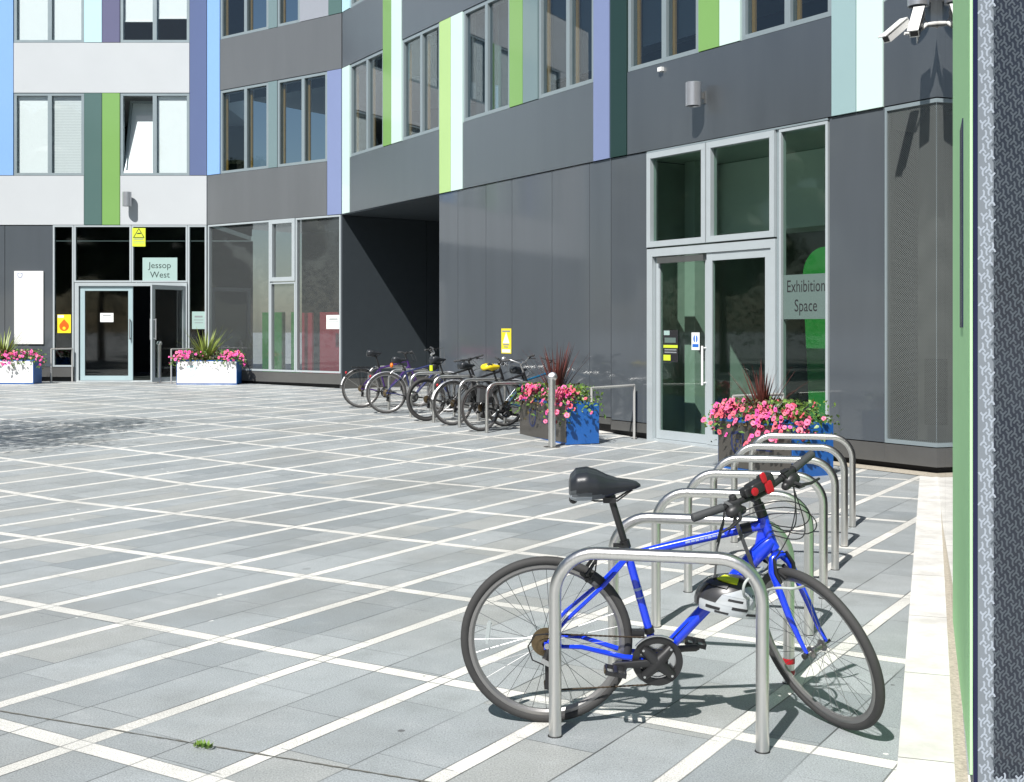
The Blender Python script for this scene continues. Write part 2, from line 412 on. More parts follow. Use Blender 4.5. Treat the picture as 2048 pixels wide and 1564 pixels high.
M['frit_mark'] = mat('frit_mark', (.078, .094, .110), .35, var=.15)
M['frit_mark_pale'] = mat('frit_mark_pale', (.36, .405, .46), .35, var=.06)
M['frit_edge'] = mat('frit_edge', (.20, .225, .25), .2)
M['frit'] = mat('frit_glass', (.026, .031, .043), .10, var=.3)
def mesh_vent():
    m, t, b = newmat('perforated_mesh'); co = objco(t)
    sx = t.nodes.new('ShaderNodeSeparateXYZ'); t.links.new(co, sx.inputs[0])
    a = NV(t, sx.outputs[0]) * F4.d.x + NV(t, sx.outputs[1]) * F4.d.y; z = NV(t, sx.outputs[2])
    p = (a + z) * 38; q = (a - z) * 38
    hole = (((p.fr() - .5).ab()).mx((q.fr() - .5).ab())).lt(.36)
    tr = t.nodes.new('ShaderNodeBsdfTransparent'); mx = t.nodes.new('ShaderNodeMixShader')
    b.inputs['Base Color'].default_value = (.25, .27, .26, 1); b.inputs['Metallic'].default_value = .5; b.inputs['Roughness'].default_value = .4
    t.links.new(hole.k, mx.inputs[0]); t.links.new(b.outputs[0], mx.inputs[1]); t.links.new(tr.outputs[0], mx.inputs[2])
    t.links.new(mx.outputs[0], t.nodes['Material Output'].inputs[0])
    return m
M['mesh'] = mesh_vent()
def slat_blind():
    m, t, b = newmat('slatted_blind'); co = objco(t)
    sx = t.nodes.new('ShaderNodeSeparateXYZ'); t.links.new(co, sx.inputs[0])
    z = (NV(t, sx.outputs[2]) * 26).fr()
    t.links.new(vmix(t, z.lt(.22), (.70, .73, .73), (.42, .46, .47)), b.inputs['Base Color'])
    return m
M['blind_slat'] = slat_blind()

def mirror_glass():
    m, t, b = newmat('wing_glass')
    b.inputs['Base Color'].default_value = (.022, .026, .03, 1); b.inputs['Roughness'].default_value = .015
    b.inputs['IOR'].default_value = 1.5; b.inputs['Specular IOR Level'].default_value = .5
    return m
M['wing_glass'] = mirror_glass()
# ---------------------------------------------------------------- ground
def strip_line(y, c): return Vector((.345 * y + c, y))
gm = MB()
xs = [-400, -150, -70] + [-45 + i * 1.5 for i in range(50)] + [45, 80, 150, 400]
ys = [-400, -150, -70] + [-40 + i * 1.5 for i in range(66)] + [75, 120, 200, 400]
gm.add([(x, y, gz(x, y) if (-46 < x < 30 and -41 < y < 60) else gz(max(-46, min(30, x)), max(-41, min(60, y)))) for y in ys for x in xs],
       [(j * len(xs) + i, j * len(xs) + i + 1, (j + 1) * len(xs) + i + 1, (j + 1) * len(xs) + i) for j in range(len(ys) - 1) for i in range(len(xs) - 1)])
ground = tag(gm.build('paving_ground', M['paving']), kind='structure')

def sheet(name, pts, m, z=.004, kind='structure', n=12):
    """a long quad (a0,a1 near to far on the left, b0,b1 on the right) laid on the ground"""
    (a0, a1, b0, b1) = [Vector(p) for p in pts]; mb = MB(); vs = []
    for i in range(n + 1):
        for p, q in ((a0, a1), (b0, b1)):
            r = p.lerp(q, i / n); vs.append((r.x, r.y, gz(r.x, r.y) + z))
    mb.add(vs, [(2 * i, 2 * i + 1, 2 * i + 3, 2 * i + 2) for i in range(n)])
    o = mb.build(name, m)
    return tag(o, kind=kind)
sheet('granite_edging', (strip_line(1.2, -.123), strip_line(13.25, -.123), strip_line(1.2, .085), strip_line(13.25, .085)), M['granite'])
sheet('gravel_gap', (strip_line(1.2, .0852), strip_line(13.3, .0852), strip_line(1.2, .13), strip_line(13.3, .13)), M['gravel'], .003)
# cracked movement joint across the bottom left corner, and gravel along the foot of the right hand facade
ja, jb = G(-260, 1380), G(900, 1573)
jm = MB(); vs = []; N = 120
jd = (jb - ja).normalized(); jn = Vector((-jd.y, jd.x, 0))
for i in range(N + 1):
    c = ja.lerp(jb, i / N) + jn * random.uniform(-.0015, .0015); hw = random.uniform(.002, .0055)
    vs += [tuple(c - jn * hw + Vector((0, 0, .004))), tuple(c + jn * hw + Vector((0, 0, .004)))]
jm.add(vs, [(2 * i, 2 * i + 1, 2 * i + 3, 2 * i + 2) for i in range(N)])
tag(jm.build('paving_joint', M['joint']), kind='structure')
def fp(F, u, o=0): q = F.p(u, 0, o); return Vector((q.x, q.y))
sheet('gravel_margin', (fp(F4, F4.u(1640), .25), fp(F4, F4.len + .1, .25), fp(F4, F4.u(1640), -.1), fp(F4, F4.len + .1, -.1)), M['gravel'], .006)
sheet('gravel_margin', (fp(F3, F3.u(1110), .22), fp(F3, F3.len - .05, .22), fp(F3, F3.u(1110), -.1), fp(F3, F3.len - .05, -.1)), M['granite'], .006)

# ---------------------------------------------------------------- trees: one throws the shadow on the left of the plaza, the others are met in the glass
def leafy(mb, c, r, n, size, mi=0, rng=random):
    for _ in range(n):
        while True:
            p = Vector((rng.uniform(-1, 1), rng.uniform(-1, 1), rng.uniform(-1, 1)))
            if .25 < p.length < 1: break
        q = Vector((c[0] + p.x * r[0], c[1] + p.y * r[1], c[2] + p.z * r[2]))
        a = Vector((rng.gauss(0, 1), rng.gauss(0, 1), rng.gauss(0, .7))).normalized(); b = a.orthogonal().normalized()
        b = Matrix.Rotation(rng.uniform(0, 6.28), 3, a) @ b; s = size * rng.uniform(.6, 1.3)
        mb.add([q - a * s * .5, q + b * s * .3, q + a * s * .5, q - b * s * .3], [(0, 1, 2, 3)], mi)
def make_tree(h, spread, nl, seed):
    rng = random.Random(seed)
    t = thing('tree', '', 'tree')
    tr = MB(); tops = []
    tr.tube([(0, 0, 0), (.05, .03, h * .2), (-.04, .05, h * .45), (.05, 0, h * .8)], [.16, .13, .10, .03], 9)
    for k in range(11):
        z0 = h * rng.uniform(.28, .7); a = k * 2.4 + rng.uniform(-.3, .3); L = spread * rng.uniform(.55, .95)
        e = Vector((math.cos(a) * L, math.sin(a) * L, z0 + h * rng.uniform(.08, .26)))
        mid = Vector((math.cos(a) * L * .5, math.sin(a) * L * .5, z0 + h * .05))
        tr.tube([(0, 0, z0), mid, e], [.06, .035, .012], 6); tops += [e, mid + Vector((0, 0, .3))]
    tops += [Vector((rng.uniform(-.4, .4) * spread, rng.uniform(-.4, .4) * spread, h * rng.uniform(.7, 1.0))) for _ in range(8)]
    tr.build('trunk', M['bark'], t, True, False)
    cr = MB()
    for e in tops:
        r = spread * rng.uniform(.28, .46)
        leafy(cr, e, (r, r, r * .75), nl, .115 if nl > 500 else .075, 0, rng)
    if nl > 500:                                     # solid lumps added inside the crowns, closing sky gaps in the reflections
        for e in tops: cr.ell(e, (spread * .30, spread * .30, spread * .24), None, 10, 7)
    cr.build('crown', M['tree_leaf'], t, False, False)
    return t
tree = make_tree(6.3, 2.1, 330, 3)
tree.location = (-8.65, 12.9, gz(-8.65, 12.9)); tag(tree, 'young plaza tree whose crown edge brushes the left border of the picture', 'tree', 'trees around the plaza')
big = make_tree(9.5, 3.4, 900, 5)
spots = [(-17, 20.5), (-18.5, 12), (-19, 3), (-17, -7), (-11, -15), (-4, -19), (4, -18), (-25, 16), (-27, -2), (-22, -16), (-30, 27)]
for i, (x, y) in enumerate(spots):
    o = big if i == 0 else dup(big)
    o.location = (x, y, gz(x, y)); o.rotation_euler.z = i * 1.7; k = .85 + .06 * (i * 7 % 5); o.scale = (k, k, k)
    tag(o, 'tall leafy tree at the open side of the plaza, seen only mirrored in the glass', 'tree', 'trees around the plaza')

def hedge(x0, y0, x1, y1, h, lab, seed):  # added out of view to cover the pale horizon in the glass reflections
    rng = random.Random(seed); mb = MB(); a, b = Vector((x0, y0, 0)), Vector((x1, y1, 0)); L = (b - a).length; d = (b - a) / L; n = Vector((-d.y, d.x, 0))
    k = int(L * 420)
    for _ in range(k):
        t = rng.uniform(0, L); c = a + d * t + n * rng.uniform(-.5, .5); c.z = gz(c.x, c.y) + rng.uniform(0, 1) ** .6 * h * (1 + .15 * math.sin(t * 1.3) + .1 * math.sin(t * 3.1))
        u_ = Vector((rng.gauss(0, 1), rng.gauss(0, 1), rng.gauss(0, .7))).normalized(); v_ = Matrix.Rotation(rng.uniform(0, 6.28), 3, u_) @ u_.orthogonal().normalized(); s = rng.uniform(.10, .24)
        mb.add([c - u_ * s * .5, c + v_ * s * .35, c + u_ * s * .5, c - v_ * s * .35], [(0, 1, 2, 3)])
    tag(mb.build('hedge', M['tree_leaf']), lab, 'hedge', 'hedges added for the reflections')
hedge(-33, -8, -33, 27, 5.0, 'unseen hedge added along the open left side, to fill the glass reflections', 1)
hedge(-30, -22, 8, -22, 5.2, 'unseen hedge added behind the camera, to fill the glass reflections', 2)

# ---------------------------------------------------------------- the building
bld = thing('university_building', 'grey clad building with bright coloured panels folding round the plaza', 'building', (PB[0], PB[1], 0))
GAP = .006
def panel(F, u0, u1, z0, z1, m, name='cladding_panel', o1=0., th=.14, parent=None):
    mb = MB(); F.box(mb, u0 + GAP, u1 - GAP, z0 + GAP, z1 - GAP, o1 - th, o1)
    return mb.build(name, M[m], parent or bld)
def window(F, u0, u1, z0, z1, mulls, glassm='pane', blind=None, fw=.065, fmat='frame', jamb=True, bfrac=1.0, nm='window', ajar=None):
    fr = MB(); o0, o1 = -.13, -.015
    us = [u0 + GAP] + list(mulls) + [u1 - GAP]
    F.box(fr, u0 + GAP, u1 - GAP, z1 - fw, z1 - .004, o0, o1); F.box(fr, u0 + GAP, u1 - GAP, z0 + .004, z0 + fw, o0, o1)
    F.box(fr, us[0], us[0] + fw, z0 + fw, z1 - fw, o0, o1 - .001); F.box(fr, us[-1] - fw, us[-1], z0 + fw, z1 - fw, o0, o1 - .001)
    for q in mulls: F.box(fr, q - fw * .75, q + fw * .75, z0 + fw, z1 - fw, o0, o1 - .001)
    w_ = fr.build(nm, M[fmat], bld)
    for i in range(len(us) - 1):
        a = us[i] + (fw if i == 0 else fw * .75); b = us[i + 1] - (fw if i == len(us) - 2 else fw * .75)
        pm = MB()
        if ajar == i:                                # top hung sash tilted out at its foot
            P = F.p; zt_ = z1 - fw - .03
            f0 = lambda z: -.04 - .52 * (z - z0 - fw) / (zt_ - z0 - fw)
            def tilt(mb_, ua, ub, za, zb, k0, k1): mb_.hexa([P(ua, za, f0(za) + k1), P(ub, za, f0(za) + k1), P(ub, za, f0(za) + k0), P(ua, za, f0(za) + k0), P(ua, zb, f0(zb) + k1), P(ub, zb, f0(zb) + k1), P(ub, zb, f0(zb) + k0), P(ua, zb, f0(zb) + k0)])
            tilt(pm, a + .06, b, z0 + fw, zt_, -.02, -.01)
            tb = MB(); tilt(tb, a + .06, b, z0 + fw + .01, zt_, -.05, -.045); tb.build('blind', M['blind'], w_)
            sf = MB()
            for (ua, ub, za, zb) in ((a + .005, a + .06, z0 + fw, zt_), (a + .06, b, zt_ - .06, zt_), (a + .06, b, z0 + fw, z0 + fw + .06)):
                sf.hexa([P(ua, za, f0(za) + .01), P(ub, za, f0(za) + .01), P(ub, za, f0(za) - .04), P(ua, za, f0(za) - .04), P(ua, zb, f0(zb) + .01), P(ub, zb, f0(zb) + .01), P(ub, zb, f0(zb) - .04), P(ua, zb, f0(zb) - .04)])
            sf.build('sash', M['frame'], w_)
        else:
            F.box(pm, a, b, z0 + fw, z1 - fw, -.075, -.065)
        pm.build('pane', M[glassm], w_)
        if jamb:
            jm_ = MB(); F.box(jm_, a + .002, a + .055, z0 + fw, z1 - fw - .03, -.165, -.133); jm_.build('inner_jamb', M['wood'], w_)
        bl = blind[i] if isinstance(blind, (list, tuple)) else blind
        bf = bfrac[i] if isinstance(bfrac, (list, tuple)) else bfrac
        if bl:
            zb = z1 - fw - (z1 - z0 - 2 * fw) * bf
            bm = MB(); q_ = .125 if F is FL else 0
            F.box(bm, a + .012, b - .012, zb, z1 - fw, -.235 + q_, -.225 + q_)
            F.box(bm, a + .012, b - .012, zb - .03, zb, -.245 + q_, -.215 + q_)
            bm.build('blind', M[bl], w_)
    return w_
def px(F, *a): return [F.u(q) for q in a]

# left wing, faces the camera
u = FL.u
for (z0, z1, lev) in ((S1, H1, 1), (S2, H2, 2)):
    window(FL, u(27), u(168), z0, z1, [u(99)], 'pane_clear', ['blind', 'blind_slat'] if lev == 1 else 'blind', jamb=False)
    window(FL, u(240), u(379), z0, z1, [u(309)], 'pane_clear', [None, 'blind'] if lev == 1 else ['blind', 'blind'], jamb=False, ajar=0 if lev == 1 else None, bfrac=1.0 if lev == 1 else [.74, .70])
    window(FL, u(-190), u(-50), z0, z1, [u(-120)], 'pane_clear', 'blind', jamb=False)
    window(FL, u(-400), u(-262), z0, z1, [u(-330)], 'pane_clear', 'blind', jamb=False)
    window(FL, u(-610), u(-470), z0, z1, [u(-540)], 'pane_clear', 'blind', jamb=False)
def cp(F, a, b, z0, z1, c, o=.008): panel(F, F.u(a), F.u(b), z0, z1, c, 'colour_panel', o)
cp(FL, -50, 27, S1, ZT, 'lightblue'); cp(FL, 168, 204, Z1, H1, 'teal'); cp(FL, 204, 240, Z1, H1, 'green')
cp(FL, 168, 204, S2, H2, 'cyan'); cp(FL, 204, 240, S2, H2, 'purplegrey'); cp(FL, 379, 413.5, S1, ZT, 'purple')
cp(FL, -262, -226, S1, H2, 'mint'); cp(FL, -226, -190, S1, H2, 'green'); cp(FL, -470, -400, S1, H2, 'lilac')
for a, b, z0, z1 in ((-50, 168, Z1, S1), (240, 413.5, Z1, S1), (27, 379, H1, S2), (27, 379, H2, ZT), (-262, -50, Z1, S1), (-190, -50, H1, S2), (-262, -50, H2, ZT), (-800, -262, Z1, S1), (-400, -262, H1, S2), (-800, -470, H1, S2), (-800, -262, H2, ZT)):
    panel(FL, u(a), u(b), z0, z1, 'white_panel')
panel(FL, u(-800), u(-610), S1, H1, 'white_panel'); panel(FL, u(-800), u(-610), S2, H2, 'white_panel')
# short angled face
u = F2.u; e2 = F2.len
cp(F2, 414.5, 440, S1, ZT, 'lightblue')
for lev, (z0, z1) in ((1, (S1, H1)), (2, (S2, H2))):
    window(F2, u(440), u(536), z0, z1, [u(490)], 'pane', 'blind_grey' if lev == 1 else None, bfrac=.09)
    cp(F2, 536, 554, z0, z1, 'tealgrey', -.005)
window(F2, u(554), u(654), S1, H1, [u(605)], 'pane', 'blind_grey', bfrac=.09)
window(F2, u(554), u(599), S2, H2, [], 'pane')
panel(F2, u(599), u(657), S2, H2, 'pale_grey_panel'); cp(F2, 657, 683.5, S2, H2, 'teal'); cp(F2, 654.5, 683.5, Z1, H1, 'lilac')
panel(F2, u(414.5), u(654), Z1, S1, 'light_grey_panel'); panel(F2, u(440), e2 - .01, H1, S2, 'light_grey_panel'); panel(F2, u(440), e2 - .01, H2, ZT, 'light_grey_panel')
# long dark face above the passage
u = F3.u; e3 = F3.len
cp(F3, 684.5, 699.5, Z1, H1, 'mint'); cp(F3, 766, 783, S1, ZT, 'green'); cp(F3, 783, 803.5, S1, ZT, 'mint')
cp(F3, 879, 902, Z1, H1, 'ygreen'); cp(F3, 902, 925.5, Z1, H1, 'mint'); cp(F3, 1019, 1046, S1, ZT, 'green'); cp(F3, 1046, 1076, S1, ZT, 'tealgrey')
cp(F3, 1187, 1219.5, Z1, H1, 'lilac'); cp(F3, 684.5, 700, S2, H2, 'cyan')
window(F3, u(699.5), u(766), S1, H1, [u(733)], 'pane', [None, 'blind_grey'], bfrac=.12)
window(F3, u(803.5), u(879), S1, H1, [u(841)], 'pane', [None, 'blind_grey'], bfrac=.1)
window(F3, u(925.5), u(1019), S1, H1, [u(971)], 'pane', 'blind_grey', bfrac=[.98, .99], jamb=False)
window(F3, u(1076), u(1187), S1, H1, [u(1134)], 'pane', 'blind_grey', bfrac=[.86, .88])
for a, b in ((700, 766), (803.5, 879), (925.5, 1019), (1076, 1187)):
    window(F3, u(a), u(b), S2, H2, [(u(a) + u(b)) / 2], 'pane')
for a, b, z0, z1 in ((699.5, 879, Z1, S1), (925.5, 1187, Z1, S1), (684.5, 766, H1, S2), (803.5, 1019, H1, S2), (1076, 1219.5, H1, S2), (684.5, 766, H2, ZT), (803.5, 1019, H2, ZT), (1076, 1219.5, H2, ZT)):
    panel(F3, u(a), u(b), z0, z1, 'grey_panel')
cp(F3, 879, 925.5, S2, H2, 'ygreen'); panel(F3, u(1187), u(1219.5), S2, H2, 'grey_panel')
# face over the exhibition entrance
u = F4.u; e4 = F4.len
cp(F4, 1220.5, 1254, Z1, H1, 'darkgreen'); cp(F4, 1397, 1439, S1, ZT, 'green'); cp(F4, 1439, 1481, S1, ZT, 'mint')
cp(F4, 1663, 1713, Z1, ZT, 'skyteal'); cp(F4, 1713, 1767, Z1, ZT, 'mint')
window(F4, u(1254), u(1397), S1, H1, [u(1326)], 'pane', 'blind_grey', bfrac=[.82, .84])
window(F4, u(1481), u(1663), S1, H1, [u(1573)], 'pane', [None, 'blind_grey'], bfrac=.80)
window(F4, u(1767), e4 - .05, S1, H1, [u(1825)], 'pane', 'blind_grey', bfrac=.8)
for a, b in ((1254, 1397), (1481, 1663)): window(F4, u(a), u(b), S2, H2, [(u(a) + u(b)) / 2], 'pane')
for a, b, z0, z1 in ((1254, 1663, Z1, S1), (1220.5, 1397, H1, S2), (1481, 1663, H1, S2), (1220.5, 1397, H2, ZT), (1481, 1663, H2, ZT)):
    panel(F4, u(a), u(b), z0, z1, 'grey_panel')
panel(F4, u(1767), e4 - .01, Z1, S1, 'grey_panel'); panel(F4, u(1767), e4 - .01, H1, ZT, 'grey_panel'); panel(F4, u(1220.5), u(1254), S2, H2, 'grey_panel')

# floors, rear walls and roof inside
for i, F in enumerate((FL, F2, F3, F4)):
    a, b = (FL.u(-800), 0) if F is FL else (0, F.len)
    e = i * .004
    for nm, z0, z1, m in (('floor_slab', Z1 - .02 + e, Z1 + .10 + e, 'dark_panel'), ('floor_slab', H1 + .02 + e, S2 - .12 + e, 'int_white'), ('roof', ZT - .1 + e, ZT + .12 + e, 'grey_panel')):
        mb = MB(); F.box(mb, a, b, z0, z1, -5.0 - e, -.145 - e); mb.build(nm, M[m], bld)
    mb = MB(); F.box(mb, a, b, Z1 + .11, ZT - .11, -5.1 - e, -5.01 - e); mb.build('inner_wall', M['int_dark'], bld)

# ---- ground floor, left wing
u = FL.u; gl = .306
def base_wall(F, u0, u1, ztop, zb, zp, m='dark_panel', joints=()):
    us = [u0] + list(joints) + [u1]
    for a, b in zip(us[:-1], us[1:]): panel(F, a, b, zp, ztop, m, 'wall_panel', -.02)
    mb = MB(); F.box(mb, u0 + .001, u1 - .001, zb, zp - .006, -.14, -.012); mb.build('plinth', M['plinth'], bld)
    mb = MB(); F.box(mb, u0 + .001, u1 - .001, zb - .5, zb, -.20, -.10); mb.build('recess', M['black'], bld)  # set back strip, near black colour carries the shade under the plinth
base_wall(FL, u(-800), u(105), Z1, .42, .66, joints=[u(-560), u(-380), u(-250), u(-130), u(9)])
def fixed(F, u0, u1, z0, z1, fm='frame_light', gm='pane_dark', fw=.045, o=(-.10, -.005), nm='glazing'):
    fr = MB()
    F.box(fr, u0 + .004, u1 - .004, z1 - fw, z1 - .004, *o); F.box(fr, u0 + .004, u1 - .004, z0 + .004, z0 + fw, *o)
    F.box(fr, u0 + .004, u0 + fw, z0 + fw, z1 - fw, o[0], o[1] - .001); F.box(fr, u1 - fw, u1 - .004, z0 + fw, z1 - fw, o[0], o[1] - .001)
    f = fr.build(nm, M[fm], bld)
    pm = MB(); F.box(pm, u0 + fw, u1 - fw, z0 + fw, z1 - fw, -.06, -.05); pm.build('pane', M[gm], f)
    return f
TR = 2.66
fixed(FL, u(105), u(147.5), .66, Z1, nm='side_light')
mb = MB(); FL.box(mb, u(105), u(147.5), .42, .65, -.14, -.012); mb.build('plinth', M['plinth'], bld)
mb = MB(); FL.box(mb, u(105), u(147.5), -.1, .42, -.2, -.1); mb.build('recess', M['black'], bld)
fixed(FL, u(147.5), u(262.5), TR + .06, Z1, nm='transom_light'); fixed(FL, u(262.5), u(375), TR + .06, Z1, nm='transom_light')
fixed(FL, u(375), u(413), gl + .05, Z1, nm='side_light')
df = MB()
FL.box(df, u(150), u(158), gl - .3, TR + .05, -.12, .03); FL.box(df, u(369), u(374.5), gl - .3, TR + .05, -.12, .03)
FL.box(df, u(158), u(369), TR - .03, TR + .05, -.12, .029); FL.box(df, u(158), u(369), gl - .3, gl + .025, -.12, .02)
dfo = df.build('door_frame', M['frame_light'], bld)
def leaf(P, W, z0, z1, fm, fw=.10, gm='pane_dark', hx=None, hz=(1.0, 1.55), nm='door', bar=.02, bot=None, hands=(1,)):
    """door leaf: P(u, z, o) places a point; returns the frame mesh with pane and handles as children"""
    def bx(mb, a, b, c, d, o0, o1): mb.hexa([P(a, c, o1), P(b, c, o1), P(b, c, o0), P(a, c, o0), P(a, d, o1), P(b, d, o1), P(b, d, o0), P(a, d, o0)])
    f = MB(); bot = bot or fw
    bx(f, 0, fw, z0, z1, -.05, 0); bx(f, W - fw, W, z0, z1, -.05, 0); bx(f, fw, W - fw, z1 - fw, z1, -.05, -.001); bx(f, fw, W - fw, z0, z0 + bot, -.05, -.001)
    d = f.build(nm, M[fm], bld)
    pm = MB(); bx(pm, fw, W - fw, z0 + bot, z1 - fw, -.03, -.02); pm.build('pane', M[gm], d)
    if hx is not None:
        for s in hands:
            h = MB(); o = .06 if s > 0 else -.11; e = .0 if s > 0 else -.05
            h.tube([P(hx, hz[0], o), P(hx, hz[1], o)], .016, 10)
            for z in (hz[0] + .03, hz[1] - .03): h.tube([P(hx, z, e), P(hx, z, o)], .013, 8)
            h.build('handle', M['white_gloss'] if fm == 'frame_light' and gm == 'pane_green' else M['silver_paint'], d, True)  # exhibition handle is steel, its bright sunlit look painted white
    return d
uo = u(160)
door_l = leaf(lambda a, z, o: FL.p(uo + a, z, o - .02), u(265) - uo, gl + .03, TR - .035, 'door_blue', .11, hx=u(265) - uo - .06, hz=(1.33, 1.83), hands=(1, -1))
hp = Vector((FL.p(u(369), 0).x, FL.p(0, 0).y)); ta = rad(62)
dv_ = Vector((-math.cos(ta), -math.sin(ta))); nv_ = Vector((dv_.y, -dv_.x))
door_o = leaf(lambda a, z, o: Vector((hp.x + dv_.x * a + nv_.x * o, hp.y + dv_.y * a + nv_.y * o, z)), 1.13, gl + .03, TR - .035, 'frame_light', .10, hx=1.13 - .06, hz=(1.33, 1.83), hands=(1, -1))
lob = MB()                                           # entrance hall behind the doors
FL.box(lob, u(-60), u(413), gl - .2, gl + .02, -5.2, -.21); lob.build('hall_floor', M['int_floor'], bld)
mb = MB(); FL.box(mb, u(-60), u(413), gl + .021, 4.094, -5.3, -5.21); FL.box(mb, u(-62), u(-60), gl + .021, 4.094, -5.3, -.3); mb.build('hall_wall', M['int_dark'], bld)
# ---- ground floor, angled face
u = F2.u
fixed(F2, u(415), u(539.5), .60, Z1, gm='pane_grey')
fixed(F2, u(539.5), u(590.5), TR + .02, Z1, 'frame_light', 'pane_grey', .10, (-.10, .02), 'opening_window')
fixed(F2, u(539.5), u(590.5), .60, TR + .01, gm='pane_grey'); fixed(F2, u(590.5), u(681), .60, Z1, gm='pane_grey')
mb = MB(); F2.box(mb, u(681.5), e2 - .004, .36, Z1 - .005, -.14, -.005); mb.build('corner_post', M['dark_panel'], bld)
mb = MB(); F2.box(mb, u(414), u(681), .36, .59, -.14, -.012); mb.build('plinth', M['plinth'], bld)
mb = MB(); F2.box(mb, u(414), e2 - .03, -.1, .36, -.2, -.1); mb.build('recess', M['black'], bld)
mb = MB(); F2.box(mb, .1, e2 - .2, gl - .2, gl + .015, -3.0, -.21); mb.build('room_floor', M['int_floor'], bld)
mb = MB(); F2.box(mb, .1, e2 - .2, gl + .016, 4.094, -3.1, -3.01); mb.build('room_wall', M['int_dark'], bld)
for nm, a, b, zt, m, o in (('display_board', 492, 535, 1.98, 'green_board', -.5), ('display_board', 553, 567, 1.98, 'green_board', -.45), ('display_board', 578, 598, 1.96, 'red_board', -.4), ('display_board', 604, 640, 1.97, 'red_board', -.55), ('display_board', 645, 655, 1.93, 'red_board', -.4)):
    mb = MB(); F2.box(mb, u(a), u(b), gl + .10, zt, o - .05, o); F2.box(mb, u(a) + .05, u(b) - .05, gl + .015, gl + .10, o - .2, o + .1)
    lab = {492: 'wide green display board behind the tall grey window', 553: 'narrow green display board below the opening window', 578: 'narrow red display board left of the wide red one', 604: 'wide red display board behind the window by the passage', 645: 'thin red display board right of the wide red one, by a paper notice'}[a]
    tag(mb.build(nm, M[m]), lab, 'display board', 'display boards inside the corner room')
# ---- passage under the building
u = F3.u; pd = Vector((.80, .60)); pl = Vector(PB); pr_ = F3.p(u(876), 0); pr = Vector((pr_.x, pr_.y)); n1 = Vector((pd.y, -pd.x))
def slab(mb, a, L, th, z0, z1, side):
    q = [a, a + pd * L, a + pd * L + n1 * side * th, a + n1 * side * th]
    if side > 0: q = q[::-1]
    mb.hexa([Vector((p.x, p.y, z0)) for p in q] + [Vector((p.x, p.y, z1)) for p in q])
for k in range(4):
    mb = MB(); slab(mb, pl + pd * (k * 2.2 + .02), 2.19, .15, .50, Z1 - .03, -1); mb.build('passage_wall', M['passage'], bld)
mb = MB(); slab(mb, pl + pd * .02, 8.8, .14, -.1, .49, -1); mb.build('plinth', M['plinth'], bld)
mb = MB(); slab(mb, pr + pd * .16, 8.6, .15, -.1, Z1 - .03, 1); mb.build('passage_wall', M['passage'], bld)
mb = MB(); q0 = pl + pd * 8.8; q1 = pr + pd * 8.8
mb.hexa([Vector((p.x, p.y, z)) for z in (-.1, Z1 - .03) for p in (q0, q1, q1 + pd * .2, q0 + pd * .2)]); mb.build('passage_end', M['black'], bld)  # black wall added to close the passage and keep it dark
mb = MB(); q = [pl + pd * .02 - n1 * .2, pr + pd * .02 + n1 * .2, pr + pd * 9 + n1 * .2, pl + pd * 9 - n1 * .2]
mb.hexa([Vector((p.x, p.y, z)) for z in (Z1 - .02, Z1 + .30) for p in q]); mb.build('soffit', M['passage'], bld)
# ---- ground floor walls right of the passage
base_wall(F3, u(876.5), e3, Z1, .17, .27, joints=[u(914), u(970), u(1022), u(1102), u(1177)])
u = F4.u
base_wall(F4, 0.004, u(1292.5), Z1, .10, .24)
base_wall(F4, u(1656), u(1767), Z1, .075, .29)
mb = MB(); F4.box(mb, u(1767), e4 - .01, .075, .284, -.14, -.012); mb.build('plinth', M['plinth'], bld)
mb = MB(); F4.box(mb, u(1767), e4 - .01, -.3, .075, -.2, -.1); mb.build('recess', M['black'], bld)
# perforated vent
vf = MB(); a, b = u(1768), e4 - .02
for q in ((a, b, Z1 - .05, Z1 - .006), (a, b, .295, .34), (a, a + .03, .34, Z1 - .05), (b - .03, b, .34, Z1 - .05)): F4.box(vf, *q, -.08, -.01)
vfo = vf.build('vent', M['frame'], bld)
mb = MB(); F4.box(mb, a + .03, b - .03, .34, Z1 - .05, -.035, -.03); mb.build('mesh_screen', M['mesh'], vfo)
mb = MB(); F4.box(mb, a, b, .3, Z1 - .02, -.62, -.60); mb.build('vent_back', M['vent_back'], vfo)
mb = MB(); F4.box(mb, a + .28, b - .1, .5, 1.25, -.55, -.35); mb.build('vent_duct', M['black'], vfo)
# ---- exhibition entrance
DT = 2.67
win = [fixed(F4, u(1294), u(1412), DT + .07, Z1 - .03, 'frame_light', 'pane_green', .085, (-.10, .015), 'transom_light'),
       fixed(F4, u(1413.5), u(1550), DT + .07, Z1 - .03, 'frame_light', 'pane_green', .085, (-.10, .015), 'transom_light'),
       fixed(F4, u(1556), u(1654.5), .06, Z1 - .03, 'frame_light', 'pane_green', .04, (-.10, -.01), 'side_light')]
mb = MB(); F4.box(mb, u(1550.5), u(1555.5), .02, Z1 - .01, -.14, -.03); mb.build('mullion', M['frame'], bld)
mb = MB(); F4.box(mb, u(1293), u(1655), Z1 - .028, Z1 - .004, -.14, -.004); mb.build('head_trim', M['frame'], bld)
df = MB()
F4.box(df, u(1293.5), u(1304), -.2, DT + .05, -.13, .0); F4.box(df, u(1541), u(1550), -.2, DT + .05, -.13, .0)
F4.box(df, u(1304), u(1541), DT - .06, DT + .05, -.13, -.001); F4.box(df, u(1304), u(1541), -.2, .035, -.13, -.002)
df.build('door_frame', M['frame_light'], bld)
ua, um, ub = u(1305), u(1411), u(1540)
leaf(lambda a, z, o: F4.p(ua + a, z, o - .07), um - ua - .01, .04, DT - .07, 'frame_light', .075, 'pane_green', hx=um - ua - .075, hz=(.83, 1.36), bot=.12)
